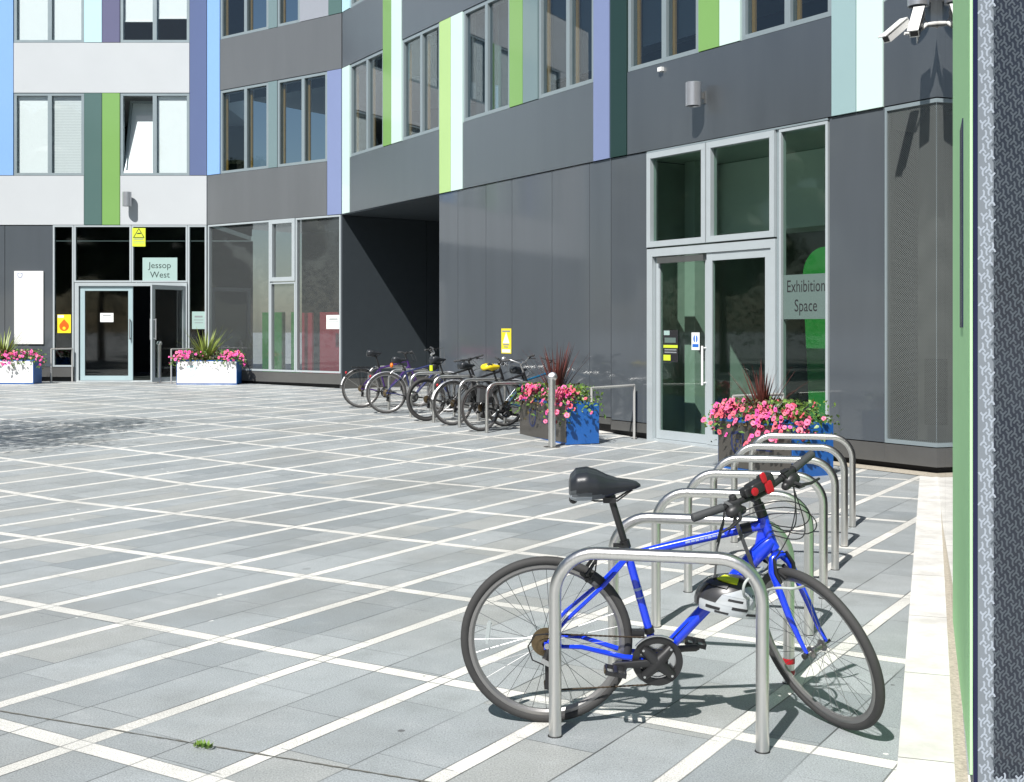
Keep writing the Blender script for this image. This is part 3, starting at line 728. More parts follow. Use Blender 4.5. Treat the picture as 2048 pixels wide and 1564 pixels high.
leaf(lambda a, z, o: F4.p(um + a, z, o - .02), ub - um, .04, DT - .065, 'frame_light', .105, 'pane_green', hx=None, bot=.14)
cl = MB(); F4.box(cl, u(1312), u(1404), DT - .16, DT - .075, -.068, -.02); cl.build('door_closer', M['steel_dull'], bld)
# the room behind it
mb = MB(); F4.box(mb, .9, e4 - .1, -.2, .012, -6.0, -.14); mb.build('room_floor', M['int_floor'], bld)
a = u(1293)
mb = MB(); F4.box(mb, a - .55, a - .40, .013, 4.05, -6.0, -.15); mb.build('room_wall', M['int_mid'], bld)
mb = MB(); F4.box(mb, a - .55, e4 - .1, .013, 4.05, -6.1, -6.01); mb.build('room_wall', M['int_tree_reflection'], bld)
mb = MB(); F4.box(mb, a - .39, e4 - .7, 3.0, 4.05, -2.2, -1.5); mb.build('bulkhead', M['int_white'], bld)
mb = MB(); F4.box(mb, a - .39, e4 - .65, 4.06, 4.085, -6.0, -.15); mb.build('room_ceiling', M['int_mid'], bld)
mb = MB(); F4.box(mb, a - .2, a + .02, .013, 4.05, -1.3, -.9); mb.build('column', M['int_mid'], bld)
mb = MB(); F4.box(mb, u(1656), u(1656) + .1, .013, 4.05, -6.0, -.15); mb.build('room_wall', M['int_dark'], bld)
# tall green banner with a rounded head inside
mb = MB(); pts = []
FB = Facade((PK[0] - F4.n.x * .75, PK[1] - F4.n.y * .75), (PC[0] - F4.n.x * .75, PC[1] - F4.n.y * .75)); c = FB.u(1648) + .1
for k in range(17):
    t = math.pi * k / 16; pts.append(F4.p(c - .1 + .36 * math.cos(t), 2.28 + .36 * math.sin(t), -.75))
pts += [F4.p(c - .32, .02, -.75), F4.p(c + .16, .02, -.75)]
mb.poly(pts, (-F4.n.x, -F4.n.y, 0), .03)
tag(mb.build('exhibition_banner', M['green_banner']), 'tall green banner with a rounded top behind the exhibition side light', 'banner')

# ---------------------------------------------------------------- the glazed wing hard by on the right
W0, W1 = Vector((1.571, 4.15)), Vector((4.60, 13.16)); FW = Facade(W1, W0)      # u runs from the far corner towards the camera; outward is to the left
wing = thing('glazed_wing', 'glass clad wing with a green edge and fritted glass at the right border', 'building', (W0.x, W0.y, 0))
assert FW.n.x < 0
L = FW.len; ug = L - 2.35
for k in range(3):
    mb = MB(); FW.box(mb, ug / 3 * k + .01, ug / 3 * (k + 1) - .01, .05, 7.0, -.05, 0)
    mb.build('glass_panel', M['wing_glass'] if 'wing_glass' in M else M['wing_dark'], wing)
mb = MB(); FW.box(mb, ug, L - .02, .06, 7.0, -.012, .006); mb.build('green_panel', M['wing_green'], wing)
mb = MB(); FW.box(mb, 0, L - .02, -.1, .055, -.03, -.012); mb.build('plinth', M['granite'], wing)
mb = MB(); FW.box(mb, 0, L - .4, .06, 6.9, -.35, -.06); mb.build('backing', M['wing_dark'], wing)
# front: corner trim, printed glass
def wb(x0, x1, y0, y1, z0, z1, name, m):
    mb = MB(); mb.hexa([(x0, y0, z0), (x1, y0, z0), (x1, y1, z0), (x0, y1, z0), (x0, y0, z1), (x1, y0, z1), (x1, y1, z1), (x0, y1, z1)]); return mb.build(name, M[m], wing)
wb(1.573, 1.587, 4.141, 4.150, -.05, 7.0, 'corner_trim', 'wing_dark')
fg = wb(1.589, 5.2, 4.145, 4.165, .0, 7.0, 'fritted_glass', 'frit')
wb(1.5892, 1.643, 4.1440, 4.1448, .0, 7.0, 'edge_band', 'frit_edge'); wb(1.6432, 5.2, 4.1440, 4.1448, .0, .055, 'edge_band', 'frit_edge')
fm = MB(); hwid = .0031
def mark(x, z, arms, mi):
    if mi == 0 and z > 3.2: return
    for k, arm in enumerate(arms):
        pts = [Vector((x, 0, z))] + [Vector((x + a * .001, 0, z + b * .001)) for a, b in arm]; y = 4.1437 - .00012 * k
        L_, R_ = [], []
        for i, p in enumerate(pts):
            d_ = (pts[min(i + 1, len(pts) - 1)] - pts[max(i - 1, 0)]).normalized(); n_ = Vector((-d_.z, 0, d_.x)) * hwid
            L_.append((p.x + n_.x, y, p.z + n_.z)); R_.append((p.x - n_.x, y, p.z - n_.z))
        n = len(pts); fm.add(L_ + R_, [(i, n + i, n + i + 1, i + 1) for i in range(n - 1)], mi)
YA = (((-5, 3), (-9.6, 10)), ((5, 3.5), (11.3, 10.5)), ((-2.2, -8), (-2.4, -15), (1, -22)))
YB = (((2.2, 8), (2.4, 15), (-1, 21.5)), ((-6, -4), (-11.5, -12)), ((6, -3), (9.8, -11)))
for i in range(-2, 150):
    for j in range(-4, 104):
        x = 1.592 - .009 * i + .0289 * j; z = 3.4 - .0458 * i - .021 * j
        for ox, oz, arms in ((0, 0, YA), (.0185, .001, YB)):
            X_, Z_ = x + ox, z + oz
            if 1.600 < X_ < 3.0 and .022 < Z_ < 3.3:
                if abs(X_ - 1.643) < .004: X_ += .004
                mark(X_, Z_, arms, 1 if (X_ < 1.643 or Z_ < .062) else 0)
fm.build('frit_pattern', [M['frit_mark'], M['frit_mark_pale']], fg)
mb = MB(); FW.box(mb, FW.u(1924.5), FW.u(1930), FW.z(1927, 655), FW.z(1927, 250), .0062, .010); mb.build('slot', M['wing_dark'], wing)
wb(1.64, 5.2, 4.20, 4.3, .0, 6.9, 'inner_wall', 'wing_dark')
mb = MB(); mb.hexa([(p[0], p[1], z) for z in (7.0, 7.15) for p in ((1.55, 4.10), (5.2, 4.10), (8.5, 12.6), (4.62, 13.1))]); mb.build('roof', M['grey_panel'], wing)
mb = MB(); mb.hexa([(p[0], p[1], z) for z in (-.1, 7.0) for p in ((5.2, 4.15), (5.3, 4.15), (8.6, 12.6), (8.5, 12.6))]); mb.build('rear_wall', M['dark_panel'], wing)
# ---------------------------------------------------------------- cycle stands
def hoop_path(W, H, R, n=9):
    p = [(0, 0, -.02), (0, 0, H - R)]
    p += [(R - R * math.cos(math.pi / 2 * k / n), 0, H - R + R * math.sin(math.pi / 2 * k / n)) for k in range(1, n + 1)]
    p += [(W - R + R * math.sin(math.pi / 2 * k / n), 0, H - R + R * math.cos(math.pi / 2 * k / n)) for k in range(0, n + 1)]
    return p + [(W, 0, -.02)]
def make_hoop(W, lab, group):
    t = thing('cycle_stand', lab, 'cycle stand', group=group)
    mb = MB(); mb.tube(hoop_path(W, .720, .165), .025, 16); mb.build('hoop', M['steel'], t, True, False)
    for x in (0, W):
        mb = MB(); mb.lathe([(.0295, 0), (.0285, .003), (.024, .0035)], (x, 0, 0), n=20); mb.build('base_ring', M['black'], t, True, False)
    return t
front = [((.942, 4.570), (.168, 4.744)), ((1.243, 5.455), None), ((1.543, 6.315), None), ((1.838, 7.170), None), ((2.133, 8.020), None), ((2.430, 8.880), None), ((2.734, 9.754), None)]
labs = ['nearest steel cycle stand, with the blue bicycle locked to it', 'second nearest steel cycle stand, with red tape round the foot of one leg', 'third steel cycle stand away from the camera in the near row',
        'middle one of the seven steel cycle stands in the near row', 'third from the far end of the near row of steel cycle stands', 'last but one steel cycle stand, in front of the blue planter', 'farthest stand of the near row, right in front of the planter by the exhibition doors']
g1 = 'steel cycle stands in the near row'
stand = make_hoop(.793, labs[0], g1)
near = []
hd = (Vector((.942, 4.570)) - Vector((.168, 4.744))).normalized()
for i, (r, l) in enumerate(front):
    o = stand if i == 0 else dup(stand)
    b = Vector(r) - hd * .793
    o.location = (b.x, b.y, 0); o.rotation_euler.z = math.atan2(hd.y, hd.x); o['label'] = labs[i]; near.append(o)
for z in (.048, .10):
    mb = MB(); mb.lathe([(.0256, -.012), (.0272, -.011), (.0272, .011), (.0256, .012)], (.793, 0, z), n=18); mb.build('tape', M['red_plastic'], near[1], True, False)
rear = [G(738, 815), G(780, 825.5), G(821.5, 834.5), G(867.4, 844.5), G(919, 854.5), G(973.7, 865.5)]
rear[1] = (rear[0] + rear[2]) / 2
labs2 = ['far row cycle stand farthest from the camera, by the passage', 'second cycle stand from the passage in the far row', 'third cycle stand from the passage, at the bicycle with a lime saddle bag', 'fourth cycle stand from the passage in the far row', 'fifth cycle stand from the passage, left of the yellow saddle cover', 'nearest cycle stand of the far row, beside the pink flower planter']
rd = Vector((.872, .489)); rstands = []
for i, p in enumerate(rear):
    o = dup(stand); o.location = p; o.rotation_euler.z = math.atan2(rd.y, rd.x); o['label'] = labs2[i]; o['group'] = 'steel cycle stands in the far row'; rstands.append(o)

# ---------------------------------------------------------------- bollards and guard rails
def bollard(p, lab, face):
    t = thing('access_post', lab, 'bollard', p, group='steel push button posts at the doors')
    mb = MB(); mb.tube([(0, 0, 0), (0, 0, .93)], .049, 24); mb.build('post', M['steel'], t, True, False)
    a = Vector((face.x, face.y, 1.1)).normalized()
    mb = MB(); mb.lathe([(.0, -.055), (.060, -.055), (.064, -.045), (.064, .0), (.058, .008), (.0, .008)], (a.x * .01, a.y * .01, .955), a, 28); mb.build('button_head', M['steel'], t, True, False)
    mb = MB(); mb.lathe([(.0, .0), (.042, .0), (.040, .006), (0, .006)], (a.x * .019, a.y * .019, .962), a, 24); mb.build('push_plate', M['white_gloss'], t, True, False)
    mb = MB(); mb.lathe([(.115, 0), (.115, .006), (.05, .007)], (0, 0, 0), n=28); mb.build('base_plate', M['steel_dull'], t, True, False)
    mb = MB(); mb.box((.045, -.02, .80), (.02, .04, .05)); mb.build('key_switch', M['alloy_dull'], t, False, False)
    return t
bollard(G(1104, 894), 'steel push button post in front of the planter by the exhibition doors', Vector((-.45, -.9)))
bollard(G(318, 766), 'steel push button post in front of the open entrance door', Vector((-.2, -1)))
def rail(a, b, h, lab, r=.019):
    t = thing('guard_rail', lab, 'railing', a, group='thin steel guard rails beside the doors'); d = Vector(b) - Vector(a)
    mb = MB(); mb.tube([(0, 0, h - r), (d.x, d.y, d.z + h - r)], r, 12); mb.tube([(0, 0, h - r), (-.001, 0, h - r)], r, 12); mb.build('top_bar', M['rail_steel'], t, True, False)
    for q in ((0, 0, 0), d):
        mb = MB(); mb.tube([(q[0], q[1], q[2] - .02), (q[0], q[1], q[2] + h - r)], r, 12); mb.build('post', M['rail_steel'], t, True, False)
        mb = MB(); mb.lathe([(.045, 0), (.044, .006), (.02, .007)], (q[0], q[1], q[2]), n=18); mb.build('foot', M['steel_dull'], t, True, False)
    return t
a = G(1183, 888); b = Vector((*fp(F4, F4.u(1275), .06), 0)); b.z = gz(b.x, b.y); rail(a, b, .785, 'steel guard rail left of the exhibition doors, beside the flower planter')
q = fp(F4, F4.u(1558), .12); e = q + Vector((-.86, -.51)) * .85; a = Vector((3.02, 14.72, 0)); b = Vector((*fp(F4, F4.u(1575), .08), 0))
a = Vector((b.x - .70, b.y - .47, 0)); rail(a, b, .80, 'steel guard rail right of the exhibition doors, half hidden behind the flowers')
a = G(113, 764); b = Vector((-10.92, 29.45, gl)); rail(Vector((-10.99, 28.98, gl)), Vector((-10.66, 29.45, gl)), .82, 'steel guard rail left of the entrance doors, below the orange flame notice')
rail(Vector((-8.02, 28.60, gl)), Vector((-7.72, 29.40, gl)), .82, 'steel guard rail right of the entrance doors, behind the planter')

# ---------------------------------------------------------------- flower planters
def blossom_mesh(name, m, n=5):
    mb = MB(); vs = [(0, 0, .35)]; k = n * 3
    for i in range(k):
        t = 2 * math.pi * i / k; r = 1.0 if i % 3 != 0 else .80
        vs.append((math.cos(t) * r * .30, math.sin(t) * r * .30, .48))
    for i in range(k):
        t = 2 * math.pi * i / k; r = 1.0 if i % 3 != 0 else .90
        vs.append((math.cos(t) * r, math.sin(t) * r, .62 + .10 * math.cos(3 * t)))
    fs = [(0, 1 + i, 1 + (i + 1) % k) for i in range(k)]; ms = [1] * k
    fs += [(1 + i, 1 + k + i, 1 + k + (i + 1) % k, 1 + (i + 1) % k) for i in range(k)]; ms += [0] * k
    b0 = len(vs); vs.append((0, 0, -.75)); fs += [(b0, 1 + (i + 1) % k, 1 + i) for i in range(k)]; ms += [0] * k
    mb.add(vs, fs); mb.m = ms
    me = D.meshes.new(name); me.from_pydata(mb.v, [], mb.f)
    for q in (m, M['petal_eye']): me.materials.append(q)
    me.polygons.foreach_set('material_index', mb.m); me.polygons.foreach_set('use_smooth', [True] * len(mb.f)); me.update()
    return me
BL = [blossom_mesh('blossom', M[k]) for k in ('petal', 'petal_coral', 'petal_magenta')]
def shield(w, h, n=8):
    pts = [(-w / 2, h * .42), (0, h * .5), (w / 2, h * .42), (w / 2, -.02 * h)]
    pts += [(w / 2 * math.cos(t), -.02 * h - h * .48 * math.sin(t) ** 1.0) for t in [math.pi / 2 * k / n for k in range(1, n)]]
    pts += [(0, -h * .5)] + [(-w / 2 * math.cos(t), -.02 * h - h * .48 * math.sin(t)) for t in [math.pi / 2 * k / n for k in range(n - 1, -1, -1)]]
    return pts
def crest(P, w, h, mats, parent, th=.003):
    """shield with a border, a book-like bar and small charges; P(a, b, o) places a point on the face"""
    N = P(0, 0, 1) - P(0, 0, 0)
    c = MB(); c.poly([P(x, y, .001) for x, y in shield(w, h)][::-1], N, th)
    o = c.build('crest', mats[0], parent)
    c = MB(); c.poly([P(x, y, .001 + th) for x, y in shield(w * .74, h * .76)][::-1], N, .001); i = c.build('crest_field', mats[1], o)
    c = MB()
    for (cx_, cy_, ww, hh) in ((0, .08, .22, .14), (-.2, -.10, .08, .10), (.2, -.10, .08, .10), (0, -.24, .12, .10), (-.22, .26, .07, .07), (.22, .26, .07, .07)):
        q = [P(cx_ * w + sx_ * ww * w / 2, cy_ * h + sy_ * hh * h / 2, .002 + th) for sx_, sy_ in ((-1, -1), (1, -1), (1, 1), (-1, 1))]
        c.poly(q[::-1], N, .0015)
    c.build('crest_charge', mats[0], i if False else o)
    return o
def planter(A, B, depth, h, front, lab, plant_lab, spike, crest_at, crest_mats, rng, nb, over, left_face=True, text=True):
    A, B = Vector(A), Vector(B); d2 = Vector((B.x - A.x, B.y - A.y)); L = d2.length; d = d2 / L; n = Vector((d.y, -d.x))
    z0 = (A.z + B.z) / 2
    def P(u_, o, z): return Vector((A.x + d.x * u_ + n.x * o, A.y + d.y * u_ + n.y * o, z0 + z))
    def hx(mb, u0, u1, o0, o1, za, zb): mb.hexa([P(u0, o1, za), P(u1, o1, za), P(u1, o0, za), P(u0, o0, za), P(u0, o1, zb), P(u1, o1, zb), P(u1, o0, zb), P(u0, o0, zb)])
    c = P(L / 2, -depth / 2, 0)
    t = thing('planter', lab, 'planter', c, group='box planters with a crest')
    mb = MB(); hx(mb, 0, L, -depth, 0, .0, .03); hx(mb, 0, .02, -depth, 0, .03, h); hx(mb, L - .02, L, -depth, 0, .03, h)
    hx(mb, .02, L - .02, -.02, 0, .03, h - .001); hx(mb, .02, L - .02, -depth, -depth + .02, .03, h - .001)
    box = mb.build('box', M['planter_blue'], t)
    mb = MB(); hx(mb, .012, L - .012, .0005, .008, .03, h - .022); fpnl = mb.build('front_panel', M[front], t)
    mb = MB(); hx(mb, .021, L - .021, -depth + .021, -.021, h - .09, h - .05); mb.build('soil', M['soil'], t)
    if crest_at is not None:
        crest(lambda a_, b_, o_: P(crest_at + a_, .008 + o_, h * .55 + b_), .21, .27, crest_mats, fpnl)
        if text:
            mb = MB()
            for k, (ww, zz) in enumerate(((.42, .10), (.36, .055), (.28, .015))): hx(mb, crest_at + .28, crest_at + .28 + ww, .0085, .0095, h * .42 + zz, h * .42 + zz + .018)
            mb.build('small_print', crest_mats[2], fpnl)
    # the planting
    p = thing('flowering_plants', plant_lab, 'flowers', P(L / 2, -depth / 2, h - .05), group='pink petunias filling the planters')
    fo = MB()
    for _ in range(int(760 * L)):
        u_ = rng.uniform(-.14, L + .14); o_ = rng.uniform(-depth - .05, .13)
        out = max(0, o_ - .0, -u_, u_ - L)
        zz = h + .04 + rng.uniform(-.04, .20) * (1 - min(1, out / .2)) - out * rng.uniform(.2, 2.2) * over
        s = rng.uniform(.03, .065); a = Vector((rng.gauss(0, 1), rng.gauss(0, 1), rng.gauss(.3, .7))).normalized(); b_ = Matrix.Rotation(rng.uniform(0, 6.28), 3, a) @ a.orthogonal().normalized()
        q = P(u_, o_, zz); mid = abs(u_ / L - .42) < .22
        fo.add([q - a * s * .6, q + b_ * s * .34 + Vector((0, 0, .006)), q + a * s * .6, q - b_ * s * .34 + Vector((0, 0, .006))], [(0, 1, 2, 3)], (2 if rng.random() < .6 and mid else 0 if rng.random() < .6 else 1))
    st = MB()
    fo.build('foliage', [M['leaf'], M['leaf_light'], M['leaf_red']], p)
    cl = [((rng.uniform(-.12, .33 * L), rng.uniform(.60 * L, L + .12))[i_ % 2], rng.uniform(-.14, .14)) for i_ in range(16)]
    for k in range(nb):
        if rng.random() < .86:
            cu, co_ = rng.choice(cl); u_ = cu + rng.gauss(0, .075); o_ = co_ + rng.gauss(0, .06)
        else: u_, o_ = rng.uniform(-.15, L + .15), rng.uniform(-depth * .8, .16)
        u_ = max(-.2, min(L + .2, u_)); o_ = max(-depth, min(.2, o_))
        out = max(0, o_ - .02, -u_, u_ - L)
        zz = h + .10 + rng.uniform(-.02, .12) - out * rng.uniform(.5, 2.0) * over
        sc = rng.uniform(.020, .042); me = BL[rng.choices((0, 1, 2), (6, 3, 2) if text else (2, 1, 6))[0]]
        o = D.objects.new('blossom', me); COL.objects.link(o); o.parent = p; o.location = P(u_, o_ + .02, zz) - OFF[p.name]
        dirv = Vector((n.x, n.y, .5)) + Vector((rng.gauss(0, .5), rng.gauss(0, .5), rng.gauss(0, .35)))
        o.rotation_mode = 'QUATERNION'; o.rotation_quaternion = dirv.to_track_quat('Z', 'Y'); o.scale = (sc, sc, sc)
    # spiky plant
    sk, su, sh, snum = spike
    s_ = thing('spiky_plant', {'cordyline': 'dark red spiky cordyline among ', 'yucca': 'green spiky plant above '}[sk] + plant_lab.replace('mass of ', ''), 'plant', P(su, -depth / 2, h - .05), group='spiky plants in the planters')
    bl = MB()
    for k in range(snum):
        az = rng.uniform(0, 6.28); el = (.62 + .38 * rng.random() ** .6) * 1.5 * (1.0 if sk == 'cordyline' else .8); ln = sh * rng.uniform(.6, 1.05)
        bend = rng.uniform(.05, .5) * (1.6 - el); w0 = rng.uniform(.013, .022) * (1.5 if sk == 'yucca' else 1)
        side = Vector((-math.sin(az), math.cos(az), 0)); pts = []; c0 = Vector((0, 0, 0))
        for i in range(6):
            f_ = i / 5; e = el - bend * f_ * 1.6
            c0 = c0 + Vector((math.cos(az) * math.cos(e), math.sin(az) * math.cos(e), math.sin(e))) * (ln / 5 if i else .0)
            ww = w0 * (1 - f_ ** 1.5) + .001; pts += [c0 - side * ww, c0 + Vector((0, 0, -.003)), c0 + side * ww]
        bl.add(pts, [f for i in range(5) for f in ((3 * i, 3 * i + 1, 3 * i + 4, 3 * i + 3), (3 * i + 1, 3 * i + 2, 3 * i + 5, 3 * i + 4))])
    bl.build('leaf_blades', M[sk], s_, False, False)
    mb = MB(); mb.tube([(0, 0, -.02), (0, 0, .10)], .02, 8); mb.build('stem', M['bark'], s_, True, False)
    return t
pale = (M['crest_pale'], M['paper'], M['crest_pale']); navy = (M['crest_navy'], M['planter_dark_reflection'], M['crest_navy'])
planter((-7.774, 28.16, .297), (-6.377, 28.16, .297), .50, .56, 'planter_bright_reflection', 'planter with bright reflection painted on front to the right of the open entrance door', 'mass of pink petunias in the planter right of the entrance door', ('yucca', .62, .95, 60), .34, pale, random.Random(11), 130, .7, text=False)
planter((-12.55, 28.236, .306), (-11.12, 28.236, .306), .50, .56, 'planter_bright_reflection', 'planter with bright reflection painted on front cut by the left border of the picture', 'mass of pink petunias in the planter at the left border', ('yucca', .62, .95, 60), .30, pale, random.Random(12), 130, .9, text=False)
pa, pb = Vector((.117, 17.75, .03)), Vector((.745, 16.46, .008))
planter(pa, pb, .50, .55, 'planter_dark_reflection', 'blue planter with dark reflection painted on front behind the steel push button post', 'mass of pink petunias in the planter beside the parked bicycles', ('cordyline', .66, .90, 60), .42, navy, random.Random(13), 195, 1.2)
planter(Vector((2.366, 13.95, 0)), Vector((2.984, 12.92, 0)), .60, .56, 'planter_dark_reflection', 'blue planter with dark reflection painted on front beyond the near row of cycle stands', 'mass of pink petunias in the planter by the exhibition side light', ('cordyline', .42, .72, 60), .34, navy, random.Random(14), 195, 1.2)

# ---------------------------------------------------------------- signs, notices and lettering
def letters(txt, P, size, m, parent, align='CENTER', name='lettering', sx=1.0):
    cu = D.curves.new('t', 'FONT'); cu.body = txt; cu.size = size; cu.align_x = align; cu.extrude = .0; cu.resolution_u = 3
    ob = D.objects.new('t', cu); COL.objects.link(ob); dg = bpy.context.evaluated_depsgraph_get(); dg.update()
    me = D.meshes.new_from_object(ob.evaluated_get(dg)); D.objects.remove(ob); D.curves.remove(cu)
    mb = MB(); mb.add([P(v.co.x * sx, v.co.y, .0012) for v in me.vertices], [tuple(p.vertices) for p in me.polygons])
    D.meshes.remove(me)
    return mb.build(name, M[m], parent)
def sign(F, x0, x1, y0, y1, o, m, name, lab, th=.004, cat='sign', group=None, zz=None):
    u0, u1 = F.u(x0), F.u(x1); xm = (x0 + x1) / 2; za, zb = zz or (F.z(xm, y1), F.z(xm, y0))
    mb = MB(); F.box(mb, u0, u1, za, zb, o, o + th); s = mb.build(name, M[m]); tag(s, lab, cat, group)
    um_, zm = (u0 + u1) / 2, (za + zb) / 2
    return s, (lambda a, b, c=0: F.p(um_ + a, zm + b, o + th + c)), u1 - u0, zb - za
def bars(P, rows, m, parent, name='print_lines', d=.0012):
    mb = MB()
    for (x0, x1, y0, y1) in rows: mb.hexa([P(x0, y0, d), P(x1, y0, d), P(x1, y0, .0002), P(x0, y0, .0002), P(x0, y1, d), P(x1, y1, d), P(x1, y1, .0002), P(x0, y1, .0002)])
    return mb.build(name, M[m], parent)
def flat(P, pts, m, parent, name, d=.0012):
    mb = MB(); mb.poly([P(x, y, .0003) for x, y in pts], P(0, 0, 1) - P(0, 0, 0), d); return mb.build(name, M[m], parent)
# white board beside the entrance
s, P, W_, H_ = sign(FL, 29, 87, 542, 688, -.012, 'white_paint', 'notice_board', 'tall blank white board with a small shield on the grey wall at the left', .03, 'notice board')
crest(lambda a_, b_, o_: P(-W_ * .30 + a_, H_ * .44 + b_, o_), .12, .13, (M['crest_grey'], M['paper'], M['crest_grey']), s, .001)
# entrance glass
s, P, W_, H_ = sign(FL, 284, 353.5, 515, 563, -.048, 'frost', 'building_sign', 'frosted sign with the two word building name above the entrance door', cat='sign')
letters('Jessop', lambda x, y, c=0: P(x, y + .035, c), .215, 'ink_green', s); letters('West', lambda x, y, c=0: P(x, y - .195, c), .215, 'ink_green', s)
s, P, W_, H_ = sign(FL, 264.5, 291, 456, 493, .0, 'lime', 'warning_sign', 'yellow warning sign with a triangle over the entrance glass, left of the frosted sign')
def tri(P, c, r, m, par, nm='triangle', inner=None):
    q = [(c[0] - r, c[1] - r * .8), (c[0] + r, c[1] - r * .8), (c[0], c[1] + r * .9)]
    flat(P, q, m, par, nm)
    if inner: flat(lambda a, b, k=0: P(a, b, k + .0016), [(c[0] - r * .78, c[1] - r * .68), (c[0] + r * .78, c[1] - r * .68), (c[0], c[1] + r * .66)], inner, par, nm + '_field')
tri(P, (0, H_ * .22), W_ * .44, 'ink', s, 'triangle', 'lime')
bars(P, [(-.05, .05, H_ * .17, H_ * .21), (-.03, .06, H_ * .21, H_ * .24)], 'ink', s, 'hand_pictogram', .0035)
bars(P, [(-W_ * .36, W_ * .36, -H_ * .12, -H_ * .07), (-W_ * .40, W_ * .40, -H_ * .24, -H_ * .22), (-W_ * .40, W_ * .40, -H_ * .32, -H_ * .30)], 'ink_grey', s)
s, P, W_, H_ = sign(FL, 113.5, 140.5, 629, 666, -.045, 'yellow', 'flame_notice', 'yellow notice with an orange flame on the narrow entrance side light')
q = [(W_ * .36 * math.cos(t), -H_ * .12 + W_ * .36 * math.sin(t)) for t in [math.pi * (.12 - k / 14 * 1.24) for k in range(15)]][::-1] + [(-W_ * .2, H_ * .10), (0, H_ * .26), (W_ * .2, H_ * .10)]
flat(P, q[:15] + [(W_ * .0, H_ * .26)] if False else [(W_ * .36 * math.cos(t), -H_ * .13 + W_ * .36 * math.sin(t)) for t in [math.pi * (.85 + k / 14 * 1.3) for k in range(15)]] + [(0, H_ * .25)], 'orange', s, 'flame')
flat(lambda a, b, k=0: P(a, b, k + .002), [(W_ * .12 * math.cos(t), -H_ * .24 + W_ * .12 * math.sin(t)) for t in [2 * math.pi * k / 10 for k in range(10)]], 'yellow', s, 'flame_heart')
bars(P, [(-W_ * .48, -W_ * .02, H_ * .33, H_ * .47)], 'paper', s, 'white_label')
def paper(F, x0, x1, y0, y1, o, lab, m='paper'):
    s, P, W_, H_ = sign(F, x0, x1, y0, y1, o, m, 'paper_notice', lab, .002, 'notice')
    bars(P, [(-W_ * .30, W_ * .30, H_ * .16, H_ * .26), (-W_ * .36, W_ * .36, 0, H_ * .04), (-W_ * .30, W_ * .34, -H_ * .16, -H_ * .12)], 'ink_grey', s)
    return s, P
paper(FL, 199.5, 226, 626, 644, -.035, 'white paper notice on the closed left entrance door')
paper(FL, 383, 409.5, 623, 658, -.047, 'pale poster on the side light right of the open entrance door', 'frost')
paper(FL, 270, 283, 563, 569.5, -.046, 'small white sticker below the frosted entrance sign')
paper(F2, 650, 678.5, 630, 658, -.045, 'white paper notice on the grey corner window by the passage')
# yellow warning plate on the dark wall
s, P, W_, H_ = sign(F3, 1001, 1020.5, 657, 707, -.02, 'yellow', 'warning_plate', 'upright yellow warning plate on the dark wall above the parked bicycles')
bars(P, [(-W_ * .40, W_ * .40, H_ * .36, H_ * .42), (-W_ * .30, W_ * .30, -H_ * .17, -H_ * .12), (-W_ * .22, W_ * .22, -H_ * .26, -H_ * .22)], 'ink_grey', s)
tri(P, (0, H_ * .12), W_ * .34, 'paper', s); bars(P, [(-W_ * .43, W_ * .43, -H_ * .46, -H_ * .33)], 'paper', s, 'white_label')
# exhibition entrance
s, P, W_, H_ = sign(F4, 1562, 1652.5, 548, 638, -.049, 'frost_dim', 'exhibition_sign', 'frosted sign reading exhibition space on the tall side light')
letters('Exhibition', lambda x, y, c=0: P(x, y + .06, c), .215, 'ink', s, sx=.73); letters('Space', lambda x, y, c=0: P(x, y - .18, c), .215, 'ink', s, sx=.76)
s, P, W_, H_ = sign(F4, 1317.5, 1347, 660, 724, -.085, 'ink', 'door_notice', 'black and yellow printed notice on the left exhibition door', .003)
for r_, m_ in (([(-W_ * .45, -.02, H_ * .34, H_ * .48)], 'frost'), ([(-W_ * .40, W_ * .35, H_ * .10, H_ * .26)], 'frost_dim'), ([(-W_ * .48, W_ * .48, -H_ * .06, H_ * .03)], 'lime'), ([(-W_ * .4, W_ * .4, -H_ * .14, -H_ * .10), (-W_ * .4, W_ * .4, -H_ * .22, -H_ * .18)], 'ink_grey'), ([(-W_ * .48, 0, -H_ * .46, -H_ * .28)], 'lime')): bars(P, r_, m_, s)
s, P, W_, H_ = sign(F4, 1374, 1390, 665, 700, -.085, 'paper', 'fire_door_sign', 'small white sign with a blue symbol beside the exhibition door handle', .003)
for k in (-1, 1): flat(P, [(k * W_ * (.07 + .20 * math.sin(t) * 1.0), H_ * .14 + H_ * .20 * -math.cos(t)) for t in [math.pi * j / 8 for j in range(9)]][::k], 'blue_sign', s, 'blue_symbol')
bars(P, [(-W_ * .38, W_ * .38, -H_ * .34, -H_ * .16)], 'blue_sign', s)
# ---------------------------------------------------------------- wall lamps, cameras, sensor
def lamp(F, px_, py, r, h, lab, stand=.16):
    u_, z_ = F.u(px_), F.z(px_, py); c = F.p(u_, z_, stand + r * .3); t = thing('wall_lamp', lab, 'wall lamp', F.p(u_, z_, 0), group='round metal wall lamps')
    mb = MB(); mb.lathe([(0, -h / 2 + .02), (r * .8, -h / 2 + .02), (r * .86, -h / 2), (r, -h / 2), (r, h / 2), (r * .95, h / 2 + .005), (0, h / 2 + .005)], c, n=28); mb.build('housing', M['silver_paint'], t, True)
    mb = MB(); F.box(mb, u_ - .035, u_ + .035, z_ - .10, z_ + .06, .0, .02); F.box(mb, u_ - .02, u_ + .02, z_ - .04, z_ + .04, .02, stand); mb.build('bracket', M['steel_dull'], t)
    mb = MB(); mb.lathe([(0, 0), (r * .78, 0), (r * .78, .01), (0, .012)], c + Vector((0, 0, -h / 2 + .012)), n=24); mb.build('lens', M['int_dark'], t, True)
